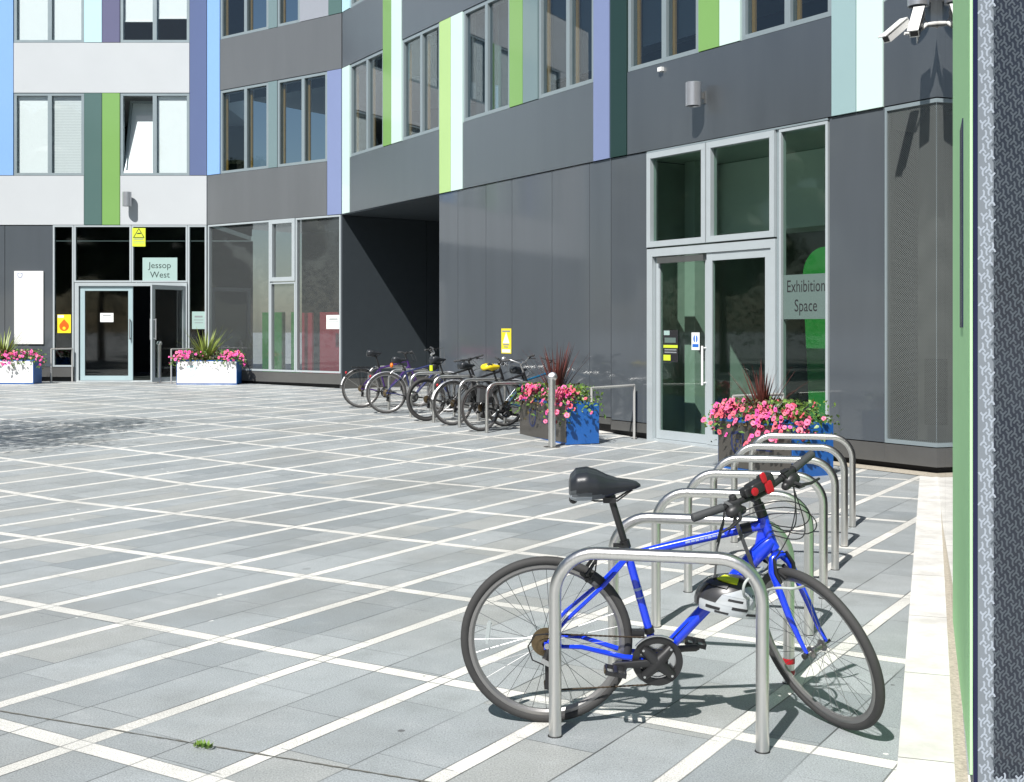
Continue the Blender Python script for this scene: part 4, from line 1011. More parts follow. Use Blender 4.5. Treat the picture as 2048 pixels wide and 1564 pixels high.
lamp(FL, 259, 400, .105, .34, 'grey cylinder lamp on the white band over the entrance')
lamp(F4, 1408, 192, .105, .31, 'grey cylinder lamp on the dark band over the exhibition doors')
lamp(F4, 1856, -12, .115, .32, 'grey cylinder lamp above the security cameras in the corner', .13)
t = thing('security_camera', 'pair of white box cameras on one bracket high in the corner', 'camera', F4.p(F4.u(1868), 3.98, 0))
def ray(px_, py, y): return Vector(((px_ - CX) / FPX * y, y, EYE + (HOR - py) / FPX * y))
br = F4.p(F4.u(1888) - .03, F4.z(1888, 50), .0)
def cambox(a, b, wd, ht, nm):
    a, b = Vector(a), Vector(b); d = (b - a).normalized(); s_ = d.cross(Vector((0, 0, 1))).normalized(); up = s_.cross(d)
    mb = MB(); R = Matrix((d, s_, up)).transposed(); L_ = (b - a).length
    mb.box((a + b) / 2, (L_, wd, ht), R)
    mb.box((a + b) / 2 + d * .03 + up * (ht / 2 + .006), (L_ + .04, wd + .014, .010), R)
    h = mb.build(nm, M['white_paint'], t)
    mb = MB(); mb.box(b + d * .001, (.004, wd * .8, ht * .75), R); mb.build('lens_window', M['ink'], h)
y0 = br.y - .45
cambox(ray(1812, 44, y0 + .12), ray(1772, 78, y0 - .05), .085, .085, 'camera_housing')
cambox(ray(1840, 22, y0 + .18), ray(1828, 66, y0 - .10), .10, .10, 'camera_housing')
mb = MB(); mb.tube([br, br.lerp(ray(1856, 50, y0 + .1), .5) + Vector((0, 0, .01)), ray(1852, 50, y0 + .12), ray(1832, 68, y0 + .1), ray(1809, 67, y0 + .05)], [.045, .032, .024, .016, .016], 10); mb.build('bracket', M['white_paint'], t, True)
mb = MB(); mb.lathe([(.0, 0), (.020, .0), (.004, .09), (0, .09)], ray(1836, 70, y0 + .1), (-.1, 0, -1), 10); mb.build('bracket_foot', M['white_paint'], t, True)
mb = MB(); mb.tube([ray(1848, 36, y0 + .15), ray(1851, 42, y0 + .14), ray(1856, 47, y0 + .12)], .006, 6); mb.build('cable', M['plastic'], t, True)
mb = MB(); F4.box(mb, F4.u(1320), F4.u(1328), F4.z(1324, 143), F4.z(1324, 135), 0, .05); mb.ell(F4.p(F4.u(1324), F4.z(1324, 143), .05), (.012, .012, .012), None, 8, 5)
tag(mb.build('sensor', M['white_paint']), 'tiny white sensor under the window over the exhibition doors', 'sensor')
# weed in the paving joint
wd = MB(); q = G(405, 1497); rr = random.Random(4)
for k in range(40):
    a = rr.uniform(0, 6.28); r = rr.uniform(0, .03) * (1 if k % 2 else .5); c = q + jd * rr.uniform(-.028, .028) + Vector((math.cos(a) * .012, math.sin(a) * .012, .004))
    tip = c + Vector((math.cos(a) * r, math.sin(a) * r, rr.uniform(.01, .028))); sd_ = Vector((-math.sin(a), math.cos(a), 0)) * .006
    wd.add([c - sd_ * .4, (c + tip) / 2 + sd_, tip, (c + tip) / 2 - sd_], [(0, 1, 2, 3)], k % 2)
tag(wd.build('weed', [M['leaf'], M['leaf_light']]), 'small green weed growing in the cracked paving joint', 'weed')
# ---------------------------------------------------------------- bicycles (local frame: x forward, y left, z up, origin under the rear hub)
def arcp(c, r, a0, a1, n, y=0):
    return [(c[0] + r * math.cos(a0 + (a1 - a0) * i / n), y, c[1] + r * math.sin(a0 + (a1 - a0) * i / n)) for i in range(n + 1)]
def wheel(parent, c, R, Mx, detail, spokes, tyre_r, fw=.10, name='wheel', rimm='alloy', reflector=None, disc=None):
    """rim mesh carrying tyre, spokes and hub as its children"""
    c = Vector(c); nu = 72 if detail else 40
    rim = MB(); rim.xf = Mx; r0 = R - 2 * tyre_r + .004
    rim.lathe([(r0 + .004, -.010), (r0, -.0115), (r0 - .012, -.011), (r0 - .022, -.004), (r0 - .022, .004), (r0 - .012, .011), (r0, .0115), (r0 + .004, .010)], c, (0, 1, 0), nu, 0, True)
    w_ = rim.build(name, M[rimm], parent, True, False, 30)
    ty = MB(); ty.xf = Mx
    prof = [(R - tyre_r + tyre_r * math.cos(t), tyre_r * math.sin(t)) for t in [2 * math.pi * k / 12 for k in range(12)]]
    ty.lathe(prof, c, (0, 1, 0), nu, 0, True); ty.build('tyre', M['rubber'], w_, True, False, 60)
    sp = MB(); sp.xf = Mx; rs = .0011 if detail else .0013
    for k in range(spokes):
        s = 1 if k % 2 else -1; t = 2 * math.pi * k / spokes; t2 = t + (1.15 if (k // 2) % 2 else -1.15) * .9
        a = c + Vector((math.cos(t2) * .022, s * .030, math.sin(t2) * .022)); b = c + Vector((math.cos(t) * (r0 - .02), s * .002, math.sin(t) * (r0 - .02)))
        sp.tube([a, b], rs, 4, cap=False)
    sp.build('spokes', M['spoke'], w_, False, False)
    hb = MB(); hb.xf = Mx
    hb.lathe([(0, -fw / 2), (.008, -fw / 2), (.010, -.034), (.024, -.032), (.024, -.027), (.013, -.022), (.013, .022), (.024, .027), (.024, .032), (.010, .034), (.008, fw / 2), (0, fw / 2)], c, (0, 1, 0), 18)
    hb.build('hub', M['alloy_dull'], w_, True, False)
    if reflector is not None:
        rf = MB(); rf.xf = Mx; q = c + Vector((math.cos(reflector) * .235, 0, math.sin(reflector) * .235))
        rf.box(q, (.020, .012, .075), Matrix.Rotation(-(reflector - math.pi), 3, 'Y')); rf.box(q, (.012, .016, .095), Matrix.Rotation(-(reflector - math.pi), 3, 'Y'))
        rf.build('reflector', M['reflector'], w_, False, False)
    return w_
def bicycle(label, loc, psi, lean, steer, group=None, R=.345, wb=1.05, cs=.4455, drop=.066, ha=1.2255, off=.05, htb=.70, htt=.857, stx=.312, stz=.744, sax=.219, saz=1.009, bary=.977, stem=.052, barw=.62,
            paint='blue_paint', detail=False, guards=None, saddle='saddle', bar='flat', tyre_r=.0185, rack=False, crank_a=3.03, fork=None, stemmat='plastic', extra=None, tt_drop=.05):
    t = thing('bicycle', label, 'bicycle', loc, 0, group)
    t.rotation_euler = (Matrix.Rotation(psi, 4, 'Z') @ Matrix.Rotation(lean, 4, 'X')).to_euler()
    n = 14 if detail else 8
    def part(mb, nm, m, par=None, smooth=True, ang=40): return mb.build(nm, M[m] if isinstance(m, str) else m, par or t, smooth, False, ang)
    BBx = math.sqrt(cs * cs - drop * drop); BB = Vector((BBx, 0, R - drop)); RH = Vector((0, 0, R)); FH = Vector((wb, 0, R))
    ax = Vector((-math.cos(ha), 0, math.sin(ha))); s0 = Vector((wb - off / math.sin(ha), 0, R))
    on = lambda z: s0 + ax * ((z - R) / ax.z)
    SX = Matrix.Translation(s0) @ Matrix.Rotation(steer, 4, ax) @ Matrix.Translation(-s0)
    ST = Vector((stx, 0, stz)); sd_ = (ST - BB).normalized()
    # frame
    fr = MB(); f = 1.0 if detail else 1.0
    fr.tube([BB, BB + sd_ * .25, ST], [.0165, .0165, .0165], n)
    dt0 = on(htb + .035); dt1 = BB + Vector((.015, 0, .005))
    fr.tube([dt0, dt0.lerp(dt1, .05), dt0.lerp(dt1, .17), dt0.lerp(dt1, .36), dt0.lerp(dt1, .85), dt1], [.026, .035, .034, .0265, .0245, .023] if detail else [.022, .022, .022, .021, .021, .021], n)
    t0 = on(htt - .03); t1 = ST - sd_ * tt_drop
    fr.tube([t0, t0.lerp(t1, .15), t0.lerp(t1, .8), t1], [.021, .0195, .0165, .015], n)
    fr.tube([on(htb), on(htb + .02), on(htt - .02), on(htt)], [.024, .0215, .021, .0235], n)
    fr.tube([BB + Vector((0, -.036, 0)), BB + Vector((0, .036, 0))], .022, n)
    if detail:                                       # gusset and weld collars at the head
        fr.poly([on(htb + .05) + Vector((-.005, -.007, 0)), dt0.lerp(dt1, .12) + Vector((-.012, -.007, .026)), t0.lerp(t1, .05) + Vector((0, -.007, -.012)), on(htt - .045) + Vector((-.005, -.007, 0))], (0, 1, 0), .014)
        fr.tube([BB + sd_ * .02, BB + sd_ * .035], [.022, .017], n)
    fo_ = part(fr, 'frame', paint)
    ss = MB()
    for s in (-1, 1):
        ss.tube([ST - sd_ * .06 + Vector((-.008, s * .014, 0)), (ST - sd_ * .06).lerp(RH, .30) + Vector((0, s * .030, 0)), RH.lerp(ST, .25) + Vector((0, s * .052, 0)), RH + Vector((.008, s * .060, .012))], [.008, .0088, .008, .0065], 8)
    part(ss, 'seat_stays', paint)
    cs_ = MB()
    for s in (-1, 1):
        cs_.tube([BB + Vector((-.01, s * .028, 0)), BB + Vector((-.13, s * .036, .01)), RH + Vector((.14, s * .056, -.008)), RH + Vector((.012, s * .061, -.004))], [.0125, .011, .0095, .007], 8)
        cs_.box(RH + Vector((.008, s * .061, -.002)), (.034, .005, .030))
    part(cs_, 'chain_stays', paint)
    if detail:
        dc = MB(); a = t0.lerp(t1, .30); b = t0.lerp(t1, .62); dd = (b - a).normalized(); up = Vector((-dd.z, 0, dd.x))
        if up.z < 0: up = -up
        for k, (k0, kw) in enumerate(((.0, .10), (.115, .06), (.19, .085), (.29, .09), (.395, .05), (.46, .10), (.575, .08), (.67, .09), (.775, .11))):
            q = a.lerp(b, k0 + kw / 2); h = .0075 if k % 3 else .0095
            dc.box(q + Vector((0, -.0190, 0)) + up * .004, ((b - a).length * kw, .001, h), Matrix.Rotation(-math.atan2(dd.z, dd.x), 3, 'Y'))
        part(dc, 'decal', 'decal', fo_, False)
        dc = MB()
        for k in (.53, .60, .61):
            q = BB.lerp(ST, k); dc.tube([q - sd_ * .003, q + sd_ * .003], .0170, n)
        part(dc, 'decal', 'decal', fo_)
    # wheels
    wheel(t, RH, R, None, detail, 32 if detail else 20, tyre_r, .12, reflector=3.02 if detail else None, rimm='rim_grey' if guards != 'fat' else 'rim_black')
    wheel(t, FH, R, SX, detail, 32 if detail else 20, tyre_r, .10, rimm='rim_grey' if guards != 'fat' else 'rim_black')
    # fork
    fk = MB(); fk.xf = SX; cr = on(htb - .035)
    fk.tube([on(htb), cr], .018, n)
    for s in (-1, 1):
        k0 = cr + Vector((.0, s * .02, .004)); k1 = cr + ax * -.04 + Vector((.004, s * .046, 0)); end = FH + Vector((0, s * .053, .006))
        k2 = k1.lerp(end, .55) + Vector((-.008, s * .004, 0)); k3 = k1.lerp(end, .85) + Vector((-.010, 0, 0))
        fk.tube([cr + Vector((0, 0, .006)), k0, k1, k2, k3, end], [.016, .0165, .0155, .0135, .010, .0075], n)
    fko = part(fk, 'fork', fork or paint)
    if detail:
        q = MB(); q.xf = SX; q.tube([FH + Vector((0, -.066, 0)), FH + Vector((0, .070, 0))], .006, 8); q.box(FH + Vector((-.02, .070, -.022)), (.012, .010, .06), Matrix.Rotation(.7, 3, 'Y')); q.lathe([(0, 0), (.012, 0), (.012, .014), (0, .014)], FH + Vector((0, -.072, 0)), (0, 1, 0), 10)
        part(q, 'quick_release', 'plastic', fko)
        q = MB(); q.xf = SX
        q.tube([on(htt + .003), on(htt + .050)], .0215, 16)
        part(q, 'headset', 'plastic', fo_)
        q = MB(); q.xf = SX                          # front brake arms and pads
        for s in (-1, 1):
            b0 = cr + ax * -.085 + Vector((.022, s * .036, 0)); q.tube([b0, b0 + ax * .05 + Vector((.006, s * .010, 0)), b0 + ax * .105 + Vector((.006, -s * .004, 0))], [.009, .008, .006], 8); q.box(b0 + ax * .028 + Vector((-.005, -s * .016, 0)), (.06, .012, .012), Matrix.Rotation(.25, 3, 'Y'))
        q.tube([cr + ax * .018 + Vector((.03, -.034, 0)), cr + ax * .025 + Vector((.03, 0, .006)), cr + ax * .018 + Vector((.03, .034, 0))], .0028, 6)
        part(q, 'brake', 'plastic', fko)
    # seat
    sp = MB(); sp.tube([ST - sd_ * .02, Vector((sax + .035, 0, saz - .075))], .0138, 14); part(sp, 'seat_post', 'plastic')
    cl_ = MB(); cl_.tube([ST - sd_ * .018, ST + sd_ * .012], .0205, 16); cl_.box(ST + Vector((-.03, -.016, -.002)), (.035, .012, .014)); cl_.tube([ST + Vector((-.045, -.028, .004)), ST + Vector((-.02, -.03, -.004)), ST + Vector((.0, -.026, -.006))], .005, 6)
    part(cl_, 'seat_clamp', 'plastic')
    xs = [(-.130, .045, -.020, -.060), (-.124, .070, .008, -.082), (-.102, .088, .032, -.088), (-.06, .090, .038, -.086), (-.02, .080, .028, -.082), (.02, .058, .010, -.074), (.06, .040, -.002, -.060), (.10, .030, -.006, -.050), (.135, .023, -.014, -.042), (.152, .010, -.026, -.034)]
    if detail:
        xs = [tuple(p0 + (p1 - p0) * k / 4 for p0, p1 in zip(xs[i], xs[i + 1])) for i in range(len(xs) - 1) for k in range(4)] + [xs[-1]]
    rings = []; m_ = 44 if detail else 18
    for (x, hw, zt, zb) in xs:
        ring = []
        for k in range(m_):
            a = 2 * math.pi * k / m_; ca, sa = math.cos(a), math.sin(a)
            yy = hw * math.copysign(abs(ca) ** .7, ca); zz = (zt + zb) / 2 + (zt - zb) / 2 * math.copysign(abs(sa) ** .62, sa)
            if sa < 0: yy *= .82
            if abs(ca) < .35 and sa > 0: zz -= .006 * (1 if x < .03 else .3)
            ring.append((sax + x, yy, saz + zz))
        rings.append(ring)
    sm = MB(); sm.loft(rings)
    if detail:
        for i, fc in enumerate(sm.f):
            cx_ = sum(sm.v[q][0] for q in fc) / len(fc) - sax; cz_ = sum(sm.v[q][2] for q in fc) / len(fc) - saz
            if cz_ < -.038 - (cx_ + .10) * .16 and cx_ < .015: sm.m[i] = 1
            if cz_ < -.060 and cx_ < -.04: sm.m[i] = 2
    so = part(sm, 'saddle', [M[saddle], M['saddle_grey'], M['saddle_silver']], None, True, 75)
    rl = MB()
    for s in (-1, 1): rl.tube([(sax - .10, s * .022, saz - .06), (sax - .03, s * .022, saz - .088), (sax + .06, s * .020, saz - .088), (sax + .12, s * .010, saz - .045)], .0036, 6)
    rl.box((sax + .03, 0, saz - .085), (.05, .05, .022)); part(rl, 'saddle_rails', 'plastic', so)
    if detail:
        q = MB(); q.ell((sax - .112, -.0, saz - .088), (.018, .03, .016), None, 12, 7); part(q, 'rear_light', 'plastic', so)
        q = MB(); q.box((sax - .098, -.068, saz - .036), (.03, .004, .02), Matrix.Rotation(-.5, 3, 'Z') @ Matrix.Rotation(.4, 3, 'X')); part(q, 'maker_patch', 'ink', so, False)
    # stem and bar
    bc = on(bary) + Vector((stem, 0, 0))
    sb = MB(); sb.xf = SX; sb.tube([on(htt), on(bary - .015)], .0158, 14); sb.tube([on(bary - .03), bc], [.019, .017], 12); sb.tube([bc + Vector((0, -.024, 0)), bc + Vector((0, .024, 0))], .0215, 14)
    part(sb, 'stem', stemmat)
    hb = MB(); hb.xf = SX; hw = barw / 2
    if bar == 'flat': bp = [(-.04, -hw, .012), (-.012, -hw * .55, .008), (0, -.06, 0), (0, .06, 0), (-.012, hw * .55, .008), (-.04, hw, .012)]
    elif bar == 'riser': bp = [(-.10, -hw, .07), (-.05, -hw * .6, .07), (.0, -.06, .005), (0, .06, .005), (-.05, hw * .6, .07), (-.10, hw, .07)]
    else: bp = [(-.06, -hw, .03), (-.02, -hw * .6, .03), (0, -.06, 0), (0, .06, 0), (-.02, hw * .6, .03), (-.06, hw, .03)]
    bp = [bc + Vector(q) for q in bp]; hb.tube(bp, .0125, 12)
    hbo = part(hb, 'handlebar', 'plastic' if bar != 'riser' else 'alloy')
    for i0, i1 in ((0, 1), (5, 4)):
        g = MB(); g.xf = SX; d = (bp[i1] - bp[i0]).normalized(); k = [bp[i0] + d * q for q in (-.004, 0, .01, .065, .12, .128)]
        g.tube(k, [.012, .0165, .0170, .0160, .0168, .0165], 14); part(g, 'grip', 'grip', hbo)
        s = -1 if i0 == 0 else 1
        lv = MB(); lv.xf = SX; e = bp[i0] + d * .165
        if detail:
            lv.ell(e + Vector((.016, 0, -.020)), (.030, .040, .026), Matrix.Rotation(.5, 3, 'Y'), 14, 8); lv.ell(e + Vector((.02, -s * .03, -.032)), (.018, .024, .018), None, 10, 6)
            lv.tube([e + d * -.012, e + d * .030], .0195, 12)
            lv.tube([e + Vector((.030, -s * .012, -.018)), e + Vector((.062, s * .010, -.030)), e + Vector((.068, s * .055, -.040)), e + Vector((.060, s * .105, -.046))], [.008, .0075, .006, .0055], 8)
            lv.tube([e + Vector((.01, 0, -.045)), e + Vector((.035, s * .02, -.058)), e + Vector((.04, s * .045, -.06))], [.006, .006, .004], 6)
        else:
            lv.ell(e + Vector((.012, 0, -.014)), (.024, .028, .022), None, 8, 5); lv.tube([e, e + Vector((.055, s * .02, -.03)), e + Vector((.05, s * .09, -.04))], .006, 5)
        part(lv, 'brake_lever', 'plastic', hbo)
    # drivetrain
    y = -.046
    cr_ = MB(); ring_n = 48 if detail else 24
    cr_.lathe([(.074, -.004), (.100, -.004), (.101, .0), (.100, .004), (.074, .004)], BB + Vector((0, y - .004, 0)), (0, 1, 0), ring_n, 0, True)
    for k in range(4):
        a = crank_a + .78 + k * math.pi / 2; cr_.tube([BB + Vector((0, y - .012, 0)), BB + Vector((math.cos(a) * .05, y - .012, math.sin(a) * .05)), BB + Vector((math.cos(a) * .08, y - .008, math.sin(a) * .08))], [.030, .022, .018], 10)
    cw = part(cr_, 'chainring', 'plastic')
    ir = MB(); ir.lathe([(.050, -.002), (.078, -.002), (.078, .002), (.050, .002)], BB + Vector((0, y + .008, 0)), (0, 1, 0), ring_n, 0, True); ir.lathe([(.030, -.002), (.046, -.002), (.046, .002), (.030, .002)], BB + Vector((0, y + .016, 0)), (0, 1, 0), ring_n, 0, True)
    part(ir, 'inner_rings', 'alloy', cw)
    if detail:
        for k in range(4):
            bt = MB(); a = crank_a + .78 + k * math.pi / 2; bt.lathe([(0, 0), (.005, 0), (.005, .003), (0, .003)], BB + Vector((math.cos(a) * .077, y - .028, math.sin(a) * .077)), (0, 1, 0), 10); part(bt, 'ring_bolt', 'alloy', cw)
        bt = MB()
        for k in range(16):
            a = 4.0 + k * .085; bt.box(BB + Vector((math.cos(a) * .070, y + .002, math.sin(a) * .070)), (.006, .003, .006), Matrix.Rotation(-a, 3, 'Y'))
        part(bt, 'teeth', 'alloy', cw)
    for s, a in ((-1, crank_a), (1, crank_a + math.pi)):
        dr = Vector((math.cos(a), 0, math.sin(a))); c0 = BB + Vector((0, s * .062, 0)); c1 = c0 + dr * .170 + Vector((0, s * .012, 0))
        ck = MB(); nrm = Vector((-dr.z, 0, dr.x)); rings = []
        for q, wd_, th in ((-.02, .012, .009), (0, .019, .011), (.05, .0145, .010), (.12, .0125, .008), (.165, .0145, .008), (.180, .008, .007)):
            o_ = c0 + dr * q + Vector((0, s * .012 * max(q, 0) / .17, 0)); rings.append([o_ + nrm * wd_ * u1 + Vector((0, th * v1, 0)) for u1, v1 in ((1, .6), (.6, 1), (-.6, 1), (-1, .6), (-1, -.6), (-.6, -1), (.6, -1), (1, -.6))])
        ck.loft(rings); ck.tube([BB, c0], .013, 10); cko = part(ck, 'crank', 'plastic', None, True, 50)
        pd_ = MB(); pc = c1 + Vector((0, s * .055, 0)); pd_.tube([c1, pc + Vector((0, s * .045, 0))], .007, 8)
        tl = Matrix.Rotation(.18, 3, 'Y')
        for yy in (-.036, .036): pd_.box(pc + Vector((0, yy, 0)), (.080, .006, .016), tl)
        for xx in (-.038, .038): pd_.box(pc + tl @ Vector((xx, 0, 0)), (.006, .072, .020), tl)
        pd_.tube([pc + Vector((0, -.034, 0)), pc + Vector((0, .034, 0))], .011, 10)
        po = part(pd_, 'pedal', 'plastic', cko, False)
        pr_ = MB()
        for xx in (-.0435,): pr_.box(pc + tl @ Vector((xx, 0, 0)), (.004, .05, .016), tl)
        part(pr_, 'pedal_reflector', 'brass' if detail else 'reflector', po, False)
    cz = MB()
    for k in range(7):
        r_ = .058 - .0058 * k; yk = -.026 - .0042 * k; cz.lathe([(.016, yk), (r_, yk), (r_ + .0025, yk - .001), (r_, yk - .002), (.016, yk - .002)], RH, (0, 1, 0), 32 if detail else 16)
    cass = part(cz, 'cassette', 'brass')
    if detail:
        q = MB(); q.lathe([(.03, -.0235), (.074, -.0235), (.074, -.0225), (.03, -.0225)], RH, (0, 1, 0), 36, 0, True); part(q, 'spoke_guard', M['pane_clear'], cass)
    yc = -.045; chn = MB()
    J1 = RH + Vector((.022, yc - .01, -.075)); J2 = RH + Vector((.012, yc - .01, -.165)) if detail else RH + Vector((.012, yc, -.12))
    top = [RH + Vector((-.005, yc, .042)), BB + Vector((-.005, yc + .0, .094))]
    bot = [BB + Vector((-.02, yc, -.098)), J2 + Vector((.02, 0, -.022))]
    for a, b in ((top[0], top[1]), (bot[0], bot[1])):
        k = 46 if detail else 2
        pts_ = [a.lerp(b, i / k) for i in range(k + 1)]; chn.tube(pts_, [.0042 if i % 2 else .0030 for i in range(k + 1)], 5)
    chn.tube([J2 + Vector((.02, 0, -.022)), J2 + Vector((-.018, 0, -.016)), J2 + Vector((-.02, 0, .012)), J1 + Vector((.02, 0, -.01)), J1 + Vector((.012, 0, .02)), RH + Vector((.040, yc, -.01))], .0036, 5)
    part(chn, 'chain', 'chain')
    dr_ = MB(); dr_.box((J1 + J2) / 2 + Vector((0, -.006, 0)), (.044, .008, (J1 - J2).length + .03)); dr_.lathe([(0, -.005), (.020, -.005), (.020, .005), (0, .005)], J1, (0, 1, 0), 14); dr_.lathe([(0, -.005), (.020, -.005), (.020, .005), (0, .005)], J2, (0, 1, 0), 14)
    dr_.tube([RH + Vector((.01, -.066, -.015)), RH + Vector((.0, -.074, -.05)), J1 + Vector((-.012, -.02, .01))], [.011, .016, .014], 8)
    dro = part(dr_, 'derailleur', 'plastic')
    if detail:
        q = MB(); q.box(RH + Vector((.002, -.088, -.062)), (.045, .006, .020), Matrix.Rotation(.5, 3, 'Y')); q.lathe([(0, -.002), (.012, -.002), (.012, .002), (0, .002)], RH + Vector((.004, -.072, 0)), (0, 1, 0), 12); part(q, 'derailleur_plate', 'alloy', dro)
        q = MB(); q.tube([RH + Vector((-.01, -.076, -.075)), RH + Vector((-.055, -.076, -.055)), RH + Vector((-.072, -.074, .0)), RH + Vector((-.045, -.070, .045)), RH + Vector((.01, -.066, .05))], .0030, 6); part(q, 'gear_cable', 'plastic', dro)
        # front derailleur cage
        q = MB(); pts_ = arcp((BB.x, BB.z), .108, .95, 2.5, 10, y - .012); q.tube(pts_, .0045, 6); part(q, 'front_derailleur', 'alloy')
        q = MB(); fq = BB + sd_ * .115; q.tube([fq - sd_ * .012, fq + sd_ * .012], .0205, 12); q.box(fq + Vector((-.045, -.02, -.004)), (.05, .03, .022)); part(q, 'derailleur_clamp', 'plastic')
        # rear brake
        q = MB()
        for s in (-1, 1):
            b0 = RH.lerp(ST, .62) + Vector((-.012, s * .040, .010)); q.tube([b0, b0 + Vector((-.02, s * .008, .03)), b0 + Vector((.015, -s * .006, .085))], [.010, .0085, .006], 8); q.box(b0 + Vector((-.022, -s * .016, .008)), (.06, .012, .014), Matrix.Rotation(.75, 3, 'Y'))
            q.lathe([(0, -.006), (.010, -.006), (.010, .006), (0, .006)], b0 + Vector((-.02, s * .016, .01)), (0, 1, 0), 10)
        b0 = RH.lerp(ST, .62) + Vector((.005, 0, .097)); q.tube([b0 + Vector((0, -.04, 0)), b0, b0 + Vector((.01, .05, .01))], .003, 6)
        q.tube([b0 + Vector((0, -.04, -.002)), b0 + Vector((-.005, -.052, -.04)), b0 + Vector((-.03, -.050, -.085))], .003, 6); part(q, 'brake', 'plastic')
        # cables from the bar
        q = MB(); L1 = SX @ (bp[5] + (bp[4] - bp[5]).normalized() * .17 + Vector((.03, 0, -.03))); L2 = SX @ (bp[0] + (bp[1] - bp[0]).normalized() * .17 + Vector((.03, 0, -.03)))
        hd_ = on(htb + .07)
        def loop(a, b, o1, o2, r=.0024):
            a, b = Vector(a), Vector(b); m1 = a + Vector(o1); m2 = b + Vector(o2)
            pts_ = []
            for i in range(17):
                k = i / 16; pts_.append(a * (1 - k) ** 3 + m1 * 3 * k * (1 - k) ** 2 + m2 * 3 * k * k * (1 - k) + b * k ** 3)
            q.tube(pts_, r, 6)
        loop(L1, hd_ + Vector((.01, -.028, .01)), (.02, 0, -.15), (.12, 0, -.03)); loop(L1 + Vector((0, 0, -.01)), hd_ + Vector((.01, -.03, -.005)), (.06, -.02, -.18), (.17, -.02, -.05))
        loop(L2, hd_ + Vector((.0, -.028, .04)), (.32, .06, .15), (.26, .04, -.10)); loop(L2 + Vector((.02, 0, -.01)), hd_ + Vector((.01, .028, .02)), (.34, .08, .12), (.30, .04, -.16))
        loop(SX @ (cr + ax * .02 + Vector((.03, -.03, 0))), L1, (.06, 0, .08), (.03, 0, -.12))
        part(q, 'cables', 'plastic')
        q = MB(); a = on(htb + .05) + Vector((-.02, -.026, -.02)); q.tube([a, a.lerp(BB, .5), BB + Vector((.02, -.024, .04))], .0022, 6); q.tube([t0 + Vector((-.03, -.012, .014)), t1 + Vector((.05, -.012, .010))], .0022, 6); part(q, 'cable_runs', 'plastic')
        # lamp mount with red parts, bell
        q = MB(); q.xf = SX; c_ = bc + Vector((.004, -.02, .036)); Rm = Matrix.Rotation(-.35, 3, 'Y')
        q.rbox(c_, (.062, .095, .044), Rm); q.rbox(c_ + Vector((0, .045, .004)), (.058, .05, .056), Rm); q.tube([bc + Vector((0, -.055, 0)), bc + Vector((0, .035, 0))], .021, 12); q.rbox(c_ + Vector((-.005, -.052, -.004)), (.045, .04, .036), Rm)
        lm = part(q, 'lamp_mount', 'plastic', hbo, True)
        q = MB(); q.xf = SX; q.rbox(c_ + Vector((.032, .030, -.006)), (.014, .036, .050), Rm); q.rbox(c_ + Vector((.020, .018, .036)), (.012, .026, .044), Rm, 0, .6); q.lathe([(0, 0), (.016, 0), (.016, .004), (.009, .006), (0, .006)], c_ + Vector((.030, -.040, .006)), (1, 0, .3), 18); part(q, 'red_button', 'red_plastic', lm, True)
        q = MB(); q.xf = SX; q.lathe([(0, 0), (.016, 0), (.014, .012), (.006, .017), (0, .017)], bp[1].lerp(bp[2], .35) + Vector((-.004, 0, .02)), (-.2, 0, 1), 14); q.tube([bp[1].lerp(bp[2], .25), bp[1].lerp(bp[2], .5)], .0175, 10); part(q, 'bell', 'plastic', hbo)
        q = MB(); q.xf = SX; q.box(bp[4].lerp(bp[3], .35) + Vector((0, 0, .018)), (.02, .028, .016)); q.tube([bp[4].lerp(bp[3], .2), bp[4].lerp(bp[3], .55)], .0165, 10); part(q, 'bracket_clamp', 'plastic', hbo)
        q = MB(); a = t0.lerp(t1, .14); q.tube([a + (t0 - t1).normalized() * .02, a - (t0 - t1).normalized() * .02], .0215, 14); part(q, 'rubber_band', 'plastic')
    # mudguards, rack
    if guards and guards != 'fat':
        for c_, Mx, a0, a1 in ((RH, None, .15, 2.95), (FH, SX, .75, 3.25)):
            mg = MB(); mg.xf = Mx; rings = []
            for i in range(19):
                a = a0 + (a1 - a0) * i / 18; rr = R + .016
                rings.append([c_ + Vector((math.cos(a) * (rr + dz), yy, math.sin(a) * (rr + dz))) for yy, dz in ((-.024, -.008), (-.014, .004), (.014, .004), (.024, -.008), (.013, .001), (-.013, .001))])
            mg.loft(rings); mo = part(mg, 'mudguard', guards, None, True, 50)
            if c_ is RH:
                q = MB(); rings = []
                for i in range(6):
                    a = a1 - .42 + .42 * i / 5; rr = R + .020; rings.append([c_ + Vector((math.cos(a) * (rr + dz), yy, math.sin(a) * (rr + dz))) for yy, dz in ((-.027, -.012), (-.014, .003), (.014, .003), (.027, -.012), (.013, .0), (-.013, .0))])
                q.loft(rings); part(q, 'mudguard_tip', 'white_gloss', mo)
                q = MB(); a = a1 - .62; q.ell(c_ + Vector((math.cos(a) * (R + .045), 0, math.sin(a) * (R + .045))), (.02, .022, .026), None, 10, 6); part(q, 'rear_reflector', 'red_plastic', mo)
                q = MB()
                for s in (-1, 1): q.tube([RH + Vector((0, s * .06, 0)), RH + Vector((math.cos(2.5) * R, s * .026, math.sin(2.5) * R))], .0025, 5)
                part(q, 'stay', 'steel_dull', mo)
